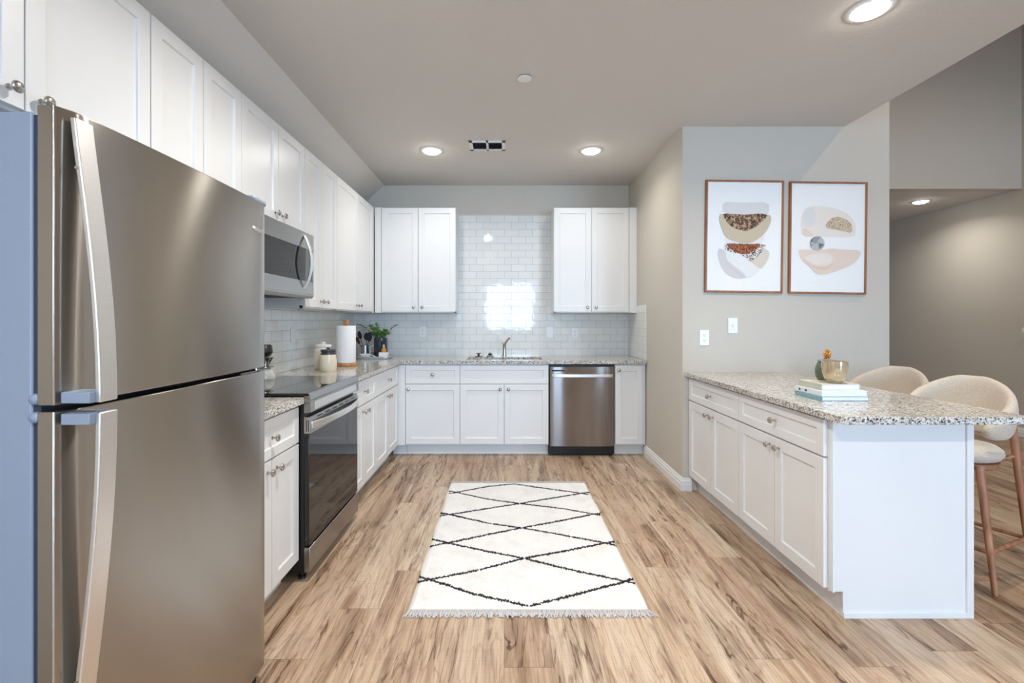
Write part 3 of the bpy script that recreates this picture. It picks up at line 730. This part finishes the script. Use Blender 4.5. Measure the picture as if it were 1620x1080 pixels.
picture(1114.5, 1237, 286, 463, 'left walnut-framed abstract print of stacked gravel, sand and crumpled paper bowls', [
    ('a_crump', [(310,258),(420,260),(520,262),(690,255),(692,345),(660,365),(500,375),(318,362)]),
    ('a_white', [(330,535),(400,560),(480,570),(545,570),(660,510),(650,590),(540,610),(350,605)]),
    ('a_sh', [(278,640),(325,640),(350,700),(500,800),(610,790),(560,850),(480,882),(430,880),(360,852),(310,790),(282,720)]),
    ('a_fold', [(640,620),(698,655),(695,710),(660,770),(625,805),(530,745),(560,660)]),
    ('a_speck', [(345,590),(640,600),(668,600),(660,640),(600,700),(545,745),(470,700),(400,668),(335,660),(328,610)]),
    ('a_white', [(335,650),(400,668),(480,690),(540,740),(625,802),(600,830),(520,880),(470,850),(400,790),(350,730)]),
    ('a_sh', [(330,722),(355,735),(460,808),(515,862),(505,880),(440,830),(365,775)]),
    ('a_rust', [(345,597),(440,600),(540,600),(635,590),(600,635),(540,670),(480,685),(420,665),(365,630)]),
    ('a_sand', [(290,358),(318,356),(360,400),(600,400),(675,358),(712,370),(700,440),(660,510),(600,560),(540,592),(480,592),(400,575),(340,545),(310,480),(285,410)]),
    ('a_gravel', [(312,350),(420,360),(520,362),(600,350),(685,355),(650,400),(600,450),(545,478),(510,498),(430,480),(370,450),(330,400)]),
], (1080, 270), 5.143)
picture(1246.5, 1368.5, 288.5, 465, 'right walnut-framed abstract print of pale shell shapes and a grey stone disc', [
    ('a_shell', [(190,515),(185,400),(195,320),(230,270),(290,252),(400,255),(500,275),(600,320),(650,400),(655,450),(650,512),(530,518),(400,512),(330,515)]),
    ('a_crump', [(205,330),(240,280),(290,262),(322,330),(300,420),(250,440),(210,410)]),
    ('a_shell2', [(210,440),(245,450),(310,512),(200,512)]),
    ('a_grain', [(390,435),(420,375),(470,342),(530,345),(600,380),(625,420),(622,482),(560,465),(480,450)]),
    ('a_shell2', [(172,622),(260,625),(400,622),(440,612),(560,620),(702,622),(690,690),(620,755),(500,800),(400,835),(320,830),(270,770),(200,715),(175,660)]),
    ('a_shell3', [(210,705),(300,770),(420,775),(462,730),(455,760),(420,790),(340,795),(270,760)]),
    ('a_shell', [(215,700),(250,670),(320,655),(440,652),(465,690),(455,730),(400,760),(300,755)]),
    ('a_agate', circ(328, 572, 62)),
], (1230, 280), 5.4)

# ------------------------------------------------------------------ rug
def G2(u, v_):  # floor point seen at a pixel measured on the photograph
    Y = FPX*(H-.012)/(v_-V0); return ((u-U0)*Y/FPX, Y)
rx0, rx1, ry0, ry1 = -.426, .640, 2.060, 3.690
rg = thing('rug', 'small ivory wool rug with thin black diamond lines and fringed ends on the plank floor', 'rug', (0, 0, 0))
rm = MB(); nx, ny = 60, 90; vs = {}
for i in range(nx+1):
    for j in range(ny+1):
        e = min(i, nx-i, j, ny-j)
        z = (.011+random.uniform(-.0008, .0008)) if e > 0 else .002
        wob = .003*math.sin(j*.23)+.002*math.sin(j*.11+1) if i in (0, nx) else 0
        vs[i, j] = rm.bm.verts.new((rx0+(rx1-rx0)*i/nx+wob, ry0+(ry1-ry0)*j/ny, z))
for i in range(nx):
    for j in range(ny): rm.bm.faces.new([vs[i, j], vs[i+1, j], vs[i+1, j+1], vs[i, j+1]]).material_index = rm.mi(M['rug'])
Zs = lambda x, y: (620+x/3.682, 740+y/3.682)
# black yarn lines: chains of points read from the rug's pattern
LN = [[(713,93),(560,108),(375,142),(325,150)], [(713,93),(900,120),(1105,148),(1150,156)],
      [(330,134),(375,142),(560,182),(745,207)], [(1150,142),(1105,148),(920,178),(745,207)],
      [(278,278),(345,270),(560,236),(745,207)], [(1215,274),(1185,270),(1000,238),(745,207)],
      [(283,262),(345,272),(560,322),(755,349)], [(1215,262),(1185,268),(960,312),(755,349)],
      [(220,456),(325,437),(560,388),(755,349)], [(1310,452),(1245,437),(1000,392),(755,349)],
      [(232,412),(325,437),(560,487),(770,527)], [(1298,428),(1240,437),(1000,485),(770,527)],
      [(148,664),(220,650),(500,596),(770,527)], [(1428,676),(1360,660),(1050,595),(770,527)],
      [(152,630),(220,650),(480,735),(800,805)], [(1412,642),(1360,660),(1100,730),(800,805)]]
kk = rm.mi(M['rugline'])
for ch in LN:
    pts = [Vector(G2(*Zs(*p))) for p in ch]; dense = []
    for a, b in zip(pts, pts[1:]):
        n_ = max(2, int((b-a).length/.0045))
        for i in range(n_): dense.append(a.lerp(b, i/n_))
    for p, q in zip(dense, dense[1:]):
        d = (q-p).normalized(); nn = Vector((-d.y, d.x)); 
        if random.random() < .05: continue
        wd_ = random.choice((.002, .003, .004, .0055, .008)); of = nn*random.uniform(-.0045, .0045); c = (p+q)/2+of; hl = d*(q-p).length*.62; z0, z1 = .009, .0135+random.uniform(0, .0015)
        corners = [c-hl-nn*wd_, c+hl-nn*wd_, c+hl+nn*wd_, c-hl+nn*wd_]
        corners = [(min(max(k.x, rx0+.001), rx1-.001), k.y) for k in corners]
        B = [rm.bm.verts.new((k[0], k[1], z0)) for k in corners]; Tt = [rm.bm.verts.new((k[0], k[1], z1)) for k in corners]
        rm.bm.faces.new(Tt).material_index = kk
        for i in range(4): rm.bm.faces.new([B[i], B[(i+1) % 4], Tt[(i+1) % 4], Tt[i]]).material_index = kk
rm.build('pile', None, rg)
MB().box((rx0, ry0+.002, .0005), (rx1, ry1-.002, .004)).build('backing', M['fringe'], rg)
for (yy, sg, L) in ((ry0, -1, .045), (ry1, 1, .040)):
    fm = MB(); n_ = 210; fm.box((rx0+.002, yy, .0008), (rx1-.002, yy+sg*L*.55, .0045))
    for i in range(n_):
        x = rx0+.003+(rx1-rx0-.006)*i/(n_-1); a = random.uniform(-.6, .6)+(-.5 if i < 4 else .5 if i > n_-5 else 0); l_ = L*random.uniform(.8, 1.1)
        p = [(x, yy-sg*.004, .008), (x+.3*l_*math.sin(a), yy+sg*l_*.35, .008), (x+.6*l_*math.sin(a)+random.uniform(-.004, .004), yy+sg*l_*.7, .005), (x+l_*math.sin(a), yy+sg*l_, .0035)]
        fm.tube(p, [.0022, .0026, .0030, .0022], 5)
    fo = fm.build('fringe', M['fringe'], rg, smooth=60); fo['kind'] = 'stuff'

# ------------------------------------------------------------------ worktop things, far left corner
def canister(label, loc, r, h, lidmat, lidname):
    t = thing('canister', label, 'canister', loc)
    MB().lathe([(0, 0), (r*.93, 0), (r, .006), (r, h*.68), (r*.97, h*.72), (r*.78, h*.80), (r*.78, h*.82), (0, h*.82)], 36).build('jar', M['cream'], t, smooth=40)
    l = MB().lathe([(r*.96, h*.725), (r*.80, h*.815), (r*.80, h*.84), (r*.90, h*.86), (r*.92, h*.90), (r*.88, h*.94), (r*.4, h*.96), (0, h*.96)], 36).build('lid', M[lidmat], t, smooth=40)
    MB().lathe([(0, h*.96), (r*.18, h*.96), (r*.16, h*.985), (r*.26, h*1.0), (r*.24, h*1.03), (0, h*1.04)], 20).build('lid_knob', M['wceramic'] if lidmat == 'wceramic' else M['chalk'], l, smooth=50)
    MB().tube([(r*.93, -.004, h*.80), (r*1.03, -.006, h*.70), (r*1.0, -.006, h*.55)], .0022, 8).build('wire_clip', M['nickel'], t)
    return t
canister('cream ceramic canister with white lid, behind the dark-lidded one', (-1.415, 3.63, ZC), .066, .205, 'wceramic', '')
c2 = canister('cream ceramic canister with charcoal lid in front of the white-lidded one', (-1.323, 3.49, ZC), .061, .172, 'chalk', '')
pt_ = thing('paper_towel_holder', 'round wooden paper towel holder with square top knob by the canisters', 'paper towel holder', (-1.329, 3.90, ZC))
MB().lathe([(0, 0), (.088, 0), (.092, .006), (.092, .020), (.088, .026), (0, .026)], 40).build('base', M['towelwood'], pt_, smooth=40)
MB().lathe([(0, .026), (.009, .026), (.009, .345), (0, .345)], 16).build('post', M['towelwood'], pt_)
MB().box((-.019, -.019, .342), (.019, .019, .386)).build('finial', M['towelwood'], pt_, bevel=.004)
tr = MB(); tr.lathe([(.021, .028), (.076, .028), (.078, .032), (.0785, .330), (.076, .336), (.021, .336), (.021, .028)], 48)
tag(tr.build('paper_towel_roll', M['paper'], loc=(-1.329, 3.90, ZC), smooth=40), 'full white paper towel roll on the wooden holder', 'paper towel roll')

TX, TY = -1.315, 4.72
ty = thing('tray', 'oval grey enamel tray in the corner holding utensils, planter and bottle', 'tray', (TX, TY, ZC))
tm = MB(); n = 40
def oval(a, b, z): return [(a*math.copysign(abs(math.cos(2*PI*i/n))**.55, math.cos(2*PI*i/n)), b*math.copysign(abs(math.sin(2*PI*i/n))**.55, math.sin(2*PI*i/n)), z) for i in range(n)]
rings = [oval(.16, .125, 0), oval(.172, .137, .012), oval(.175, .140, .024), oval(.171, .136, .024), oval(.165, .130, .006)]
R_ = [[tm.bm.verts.new(p) for p in r] for r in rings]
for a, b in zip(R_, R_[1:]):
    for i in range(n): tm.bm.faces.new([a[i], a[(i+1) % n], b[(i+1) % n], b[i]])
tm.bm.faces.new(R_[0][::-1]); tm.bm.faces.new(R_[-1]); tm.build('dish', M['tray'], ty, smooth=40)
ZT = ZC+.0065
cr = thing('utensil_crock', 'brushed steel utensil crock on the tray', 'utensil crock', (-1.425, 4.745, ZT))
MB().lathe([(0, 0), (.043, 0), (.043, .122), (.040, .122), (.040, .004), (0, .004)], 32).build('vessel', M['steel2'], cr, smooth=40)
def utensil(label, base, tip, hw, hl, mat, kind, tilt=0):
    t = thing('cooking_spoon' if kind == 's' else 'spatula', label, 'utensil', base)
    b = Vector(tip)-Vector(base); d = b.normalized(); neck = b-d*hl
    MB().tube([(0, 0, 0), tuple(neck*.5), tuple(neck)], [.004, .0035, .004], 8).build('handle', mat, t, smooth=60)
    hm_ = MB(); side = Vector((1, 0, 0)); side = (side-d*side.dot(d)).normalized(); fwd = d.cross(side)
    A = []; B = []; m_ = 16
    for i in range(m_):
        q = 2*PI*i/m_
        cxx, cyy = math.cos(q), math.sin(q)
        if kind != 's': cxx = math.copysign(abs(cxx)**.4, cxx)*(.75+.25*cyy); cyy = math.copysign(abs(cyy)**.5, cyy)
        c = neck+d*(hl/2)+side*(hw/2*cxx)+d*(hl/2*cyy)
        A.append(hm_.bm.verts.new(c+fwd*.003)); B.append(hm_.bm.verts.new(c-fwd*.003))
    hm_.bm.faces.new(A); hm_.bm.faces.new(B[::-1])
    for i in range(m_): hm_.bm.faces.new([A[i], A[(i+1) % m_], B[(i+1) % m_], B[i]])
    hm_.build('head', mat, t, bevel=.001); return t
cz = ZT+.008
utensil('black cooking spoon leaning left in the crock', (-1.418, 4.74, cz), (-1.484, 4.73, ZT+.268), .040, .085, M['utensil'], 's')
utensil('broad black ladle standing in the middle of the crock', (-1.425, 4.75, cz), (-1.408, 4.765, ZT+.250), .062, .080, M['utensil'], 's')
utensil('black cooking spoon leaning right in the crock', (-1.43, 4.745, cz), (-1.362, 4.735, ZT+.242), .050, .085, M['utensil'], 's')
utensil('dark red wooden spatula leaning far left in the crock', (-1.410, 4.735, cz), (-1.500, 4.70, ZT+.205), .045, .075, M['redwood'], 'f')
gb = thing('grater', 'small upright steel grater beside the utensil crock', 'grater', (-1.353, 4.775, ZT))
MB().box((-.022, -.012, 0), (.022, .012, .118)).build('frame', M['wceramic'], gb, bevel=.002); MB().box((-.016, -.0135, .006), (.016, -.011, .110)).build('blade', M['nickel'], gb)
pl = thing('planter', 'tall navy blue glazed cylinder planter on the tray', 'planter', (-1.268, 4.765, ZT))
MB().lathe([(0, 0), (.066, 0), (.068, .004), (.069, .195), (.064, .195), (.063, .170), (0, .170)], 40).build('pot', M['navy'], pl, smooth=40)
pn = thing('potted_plant', 'leafy green eucalyptus sprigs growing from the navy planter', 'plant', (-1.268, 4.765, ZT+.171))
lm = MB(); sm_ = MB(); rnd = random.Random(3)
def leaf(p, d, L, m):
    d = Vector(d).normalized(); s_ = d.cross(Vector((rnd.uniform(-1, 1), rnd.uniform(-1, 1), 1))).normalized(); k = d.cross(s_)
    q = [p, p+d*L*.35+s_*L*.30+k*.002, p+d*L*.75+s_*L*.24, p+d*L, p+d*L*.75-s_*L*.24, p+d*L*.35-s_*L*.30+k*.002]
    vs_ = [lm.bm.verts.new(x_) for x_ in q]; lm.bm.faces.new(vs_).material_index = lm.mi(m)
spr = [((-.24, -.02, .165), 0), ((-.12, .0, .15), 0), ((-.10, -.03, .12), 0), ((.17, .0, .155), 0), ((.07, -.02, .10), 0), ((.05, .02, .09), 0), ((-.05, -.03, .13), 0), ((-.15, .02, .06), 1), ((-.02, -.04, .09), 0), ((-.06, .03, .17), 0), ((.02, .0, .07), 0), ((-.08, -.05, .08), 0), ((.09, -.03, .06), 0)]
for tip, kd in spr:
    tip = Vector(tip); b0 = Vector((tip.x*.15, tip.y*.2, 0)); pts = [b0, b0.lerp(tip, .35)+Vector((0, 0, .03)), b0.lerp(tip, .7)+Vector((0, 0, .03)), tip]
    sm_.tube(pts, [.002, .0018, .0014, .0008], 5)
    far = tip.length > .2; nl = 13 if far else 15
    for i in range(nl):
        q = .12+.88*i/nl; k = min(int(q*3), 2); p = pts[k].lerp(pts[k+1], q*3-k)
        for sg in (-1, 1):
            leaf(p, Vector((sg*rnd.uniform(.2, 1), rnd.uniform(-.9, .6), rnd.uniform(.1, 1))), rnd.uniform(.014, .022) if far else rnd.uniform(.022, .036), M['leafg'] if (far and q > .5) or kd else M['leaf'])
lm.build('leaves', None, pn); sm_.build('stems', M['stem'], pn)
bw = thing('small_bowl', 'small shallow white bowl at the front of the tray', 'bowl', (-1.392, 4.645, ZT))
MB().lathe([(0, 0), (.040, 0), (.058, .040), (.056, .040), (.038, .005), (0, .005)], 32).build('dish', M['wceramic'], bw, smooth=40)
spn = thing('serving_spoon', 'white ceramic spoon resting on the rim of the small white bowl', 'spoon', (-1.335, 4.625, ZT))
MB().tube([(-.02, .01, .044), (.012, 0, .032), (.055, 0, .012)], [.0035, .0035, .005], 8).build('handle', M['wceramic'], spn); MB().lathe([(0, 0), (.010, .004), (.011, .010), (0, .016)], 14, org=(.058, 0, 0)).build('bowl', M['wceramic'], spn, smooth=60)
hd = thing('bottle_holder', 'small white square holder with faint lettering on the right of the tray', 'holder', (-1.203, 4.63, ZT))
MB().box((-.041, -.034, 0), (.041, -.028, .058)).build('side', M['wceramic'], hd, bevel=.001); MB().box((-.041, .028, 0), (.041, .034, .058)).build('side', M['wceramic'], hd, bevel=.001)
MB().box((-.041, -.028, 0), (-.035, .028, .058)).build('side', M['wceramic'], hd); MB().box((.035, -.028, 0), (.041, .028, .058)).build('side', M['wceramic'], hd); MB().box((-.035, -.028, 0), (.035, .028, .004)).build('bottom', M['wceramic'], hd)
bt = thing('glass_bottle', 'amber oil bottle with black stopper standing in the white holder', 'bottle', (-1.203, 4.63, ZT+.0045))
MB().lathe([(0, 0), (.026, 0), (.027, .06), (.022, .085), (.012, .105)], 24).build('body', M['amber'], bt, smooth=50); MB().lathe([(.012, .105), (.010, .115), (.010, .132), (0, .132)], 20).build('neck', M['clear'], bt, smooth=50)
MB().lathe([(0, .132), (.016, .132), (.019, .140), (.019, .152), (.014, .157), (0, .157)], 20).build('stopper', M['black'], bt, smooth=50)

# coffee dripper at the back of the range, mostly hidden by the fridge
cf = thing('coffee_dripper', 'black and steel pour-over coffee dripper on a glass carafe, half hidden behind the fridge', 'coffee maker', (-1.475, 2.86, .932))
MB().lathe([(0, 0), (.060, 0), (.062, .01), (.058, .03), (.045, .055), (.03, .068), (.028, .072), (0, .072)], 28).build('carafe', M['clear'], cf, smooth=50)
MB().lathe([(.0, .072), (.050, .074), (.050, .079), (.022, .082), (.050, .130), (.054, .134), (.020, .134), (0, .134)], 28).build('dripper', M['steel2'], cf, smooth=40)
MB().lathe([(0, .134), (.030, .140), (.046, .165), (.040, .205), (.034, .212), (0, .212)], 28).build('hopper', M['black'], cf, smooth=40)

# ------------------------------------------------------------------ peninsula decor
ZP = .9005
def book(label, x0, x1, y0, y1, z0, th, cov, page, spine=None, dot=False):
    t = thing('book', label, 'book', (x0, y0, z0)); W, D = x1-x0, y1-y0; c = .0025
    cv = MB(); cv.box((0, 0, 0), (W, D, c)); cv.box((0, 0, th-c), (W, D, th)); cv.box((0, 0, c), (c, D, th-c)); cv.build('cover', M[cov], t, bevel=.0008)
    MB().box((c, .003, c), (W-.004, D-.003, th-c)).build('pages', M[page], t)
    if spine:
        s_ = MB(); s_.box((-.0006, D*.55, th*.3), (.0, D*.62, th*.7)); s_.box((-.0006, D*.8, th*.3), (.0, D*.86, th*.7)); s_.build('spine_mark', M[spine], t)
    return t
book('bottom teal book of the stack on the peninsula', 1.543, 1.772, 2.256, 2.47, ZP, .021, 'cov_t', 'pagew')
b2 = book('middle white book of the stack on the peninsula', 1.546, 1.770, 2.262, 2.468, ZP+.0212, .026, 'cov_w', 'pagew', 'redwood')
b3 = book('top cream book with red lettering under the vase and cup', 1.560, 1.752, 2.285, 2.468, ZP+.0474, .031, 'cov_g', 'page')
MB().box((.02, .10, .0310), (.075, .115, .0314)).build('title', M['cov_red'], b3)
MB().box((0, 0, .0312), (.192, .003, .0313)).build('edge', M['page'], b3)
ZK = ZP+.0787
cu = thing('cup', 'shiny champagne-coloured ceramic cup on top of the book stack', 'cup', (1.660, 2.335, ZK))
MB().lathe([(0, 0), (.028, 0), (.033, .003), (.044, .020), (.0525, .046), (.0565, .078), (.0565, .108), (.0535, .108), (.0535, .078), (.0495, .048), (.040, .022), (0, .012)], 44).build('vessel', M['champ'], cu, smooth=60)
va = thing('ribbed_jar', 'ribbed sage green jar behind the champagne cup', 'jar', (1.700, 2.448, ZK))
pr = []; nrib = 15
for i in range(nrib*4+1):
    q = i/(nrib*4); base = .034+.021*math.sin(PI*min(1, q*.86+.1))**.8; pr.append((base+.0025*math.cos(2*PI*q*nrib), .098*q))
MB().lathe([(0, 0)]+pr+[(0, .098)], 40).build('vessel', M['sage'], va, smooth=60)
ld = MB().lathe([(.038, .098), (.044, .100), (.042, .105), (.02, .110), (0, .111)], 32).build('lid', M['lidc'], va, smooth=60)
gm = MB(); g2 = random.Random(5)
for k in range(7):
    for i in range(7):
        a = 2*PI*(i+.5*(k % 2))/7; rr = .013*math.sin(PI*(k+1.2)/8.2)+.002; zz = .110+k*.0072
        c = Vector((rr*math.cos(a), rr*math.sin(a), zz)); out = Vector((math.cos(a), math.sin(a), .9)).normalized()
        sd_ = Vector((-math.sin(a), math.cos(a), 0)); P4 = [c-sd_*.004, c+out*.004-Vector((0,0,.004)), c+sd_*.004, c+out*.009]
        V4 = [gm.bm.verts.new(p) for p in P4]; V5 = gm.bm.verts.new(c-Vector((math.cos(a), math.sin(a), 0))*.006)
        gm.bm.faces.new(V4)
        for j in range(4): gm.bm.faces.new([V4[j], V5, V4[(j+1) % 4]])
gm.lathe([(0, .106), (.009, .110), (.011, .135), (.004, .160), (0, .162)], 14)
gm.build('pineapple_knob', M['gold'], ld)

# ------------------------------------------------------------------ bar stools (local: facing +x)
def stool(label, x, y, rz):
    t = thing('bar_stool', label, 'bar stool', (x, y, 0), rz, 'upholstered bar stools at the peninsula')
    # seat cushion
    s_ = MB(); s_.lathe([(0, .575), (.12, .575), (.155, .588), (.172, .612), (.169, .635), (.148, .652), (.10, .660), (0, .662)], 44)
    s_.build('seat', M['fabric'], t, smooth=60)
    MB().lathe([(0, .545), (.14, .545), (.155, .555), (.155, .575), (0, .577)], 32).build('seat_base', M['stoolwood'], t, smooth=40)
    # wrap-around back shell
    sh = MB(); nt, a0 = 56, math.radians(134); secs = []
    for i in range(nt+1):
        u = -1+2*i/nt; th = PI+u*a0; f = abs(u)
        zt = .995-.20*max(0, (f-.12)/.88)**1.25; zb = .690+.015*f
        if f > .82:
            g_ = (f-.82)/.18; k_ = math.sqrt(max(0, 1-g_*g_)); mid = (zt+zb)/2+.0; zt = mid+(zt-mid)*(.35+.65*k_); zb = mid-(mid-zb)*(.35+.65*k_)
        rb, rt = .172, .192; tk = .021*(1 if f < .93 else math.sqrt(max(.05, 1-((f-.93)/.07)**2)))
        pts = []
        m_ = 7
        for j in range(m_+1):    # outer side up
            q = j/m_; z = zb+(zt-zb)*q; r = rb+(rt-rb)*q+.012*math.sin(PI*q)+tk; 
            if j in (0, m_): r -= tk*.45
            pts.append((r, z))
        for j in range(m_+1):    # inner side down
            q = 1-j/m_; z = zb+(zt-zb)*q; r = rb+(rt-rb)*q+.012*math.sin(PI*q)-tk
            if j in (0, m_): r += tk*.45
            pts.append((r, z-.004 if j == 0 else z))
        secs.append([sh.bm.verts.new((r*math.cos(th), r*math.sin(th), z)) for r, z in pts])
    L = len(secs[0])
    for a, b in zip(secs, secs[1:]):
        for j in range(L): sh.bm.faces.new([a[j], a[(j+1) % L], b[(j+1) % L], b[j]])
    sh.bm.faces.new(secs[0][::-1]); sh.bm.faces.new(secs[-1])
    so = sh.build('backrest', M['fabric'], t, smooth=80); ss = so.modifiers.new('subsurf', 'SUBSURF'); ss.levels = 1; ss.render_levels = 1
    # legs
    for a in (45, 135, 225, 315):
        c, d = math.cos(math.radians(a)), math.sin(math.radians(a)); rear = 100 < a < 260
        zt, rt = (.81, .218) if rear else (.575, .175)
        rbm = .30 if rear else .285
        k = zt/ (zt)
        MB().tube([(rbm*c, rbm*d, 0), ((rbm*.45+rt*.55)*c, (rbm*.45+rt*.55)*d, zt*.55), (rt*c, rt*d, zt)], [.011, .016, .017], 14).build('leg', M['stoolwood'], t, smooth=50)
        if rear: MB().tube([(.15*c, .15*d, .565), (.235*c, .235*d, .60)], .011, 10).build('seat_rail', M['stoolwood'], t, smooth=50)
    zf = .185; P = []
    for a, rbm, rt, zt in ((45, .285, .175, .575), (135, .30, .218, .81), (225, .30, .218, .81), (315, .285, .175, .575)):
        q = zf/zt/.55; mx = rbm*.45+rt*.55; r = rbm+(mx-rbm)*q; P.append(Vector((r*math.cos(math.radians(a)), r*math.sin(math.radians(a)), zf)))
    for i in range(4):
        a, b = P[i], P[(i+1) % 4]
        sb_ = MB(); sb_.tube([a, b], .010, 8); sb_.build('footrest_bar', M['stoolwood'], t, smooth=50)
    return t
stool('beige upholstered tub bar stool nearer the camera, beside the open end of the peninsula', 2.39, 2.45, math.radians(207))
stool('beige upholstered tub bar stool farther back, nearer the picture wall', 2.44, 2.98, math.radians(205))

# ------------------------------------------------------------------ stair handrail at the far right
hr = thing('handrail', 'pale painted sloping handrail on the far right wall, only its lower end in view', 'handrail', (XF, 5.12, 1.19))
d_ = Vector((0, -2.2, 1.45))
hm_ = MB(); prf = [(-.085, -.025), (-.045, -.025), (-.045, .02), (-.055, .03), (-.075, .03), (-.085, .02)]
A = [hm_.bm.verts.new((a, 0, b)) for a, b in prf]; B = [hm_.bm.verts.new((a+d_.x, d_.y, b+d_.z)) for a, b in prf]
hm_.bm.faces.new(A); hm_.bm.faces.new(B[::-1])
for i in range(6): hm_.bm.faces.new([A[i], A[(i+1) % 6], B[(i+1) % 6], B[i]])
hm_.build('rail', M['trimw'], hr)
for q in (.12, .85): MB().tube([(-.065, d_.y*q, d_.z*q-.02), (-.065, d_.y*q, d_.z*q-.07), (0, d_.y*q, d_.z*q-.08)], .008, 8).build('bracket', M['nickel'], hr)
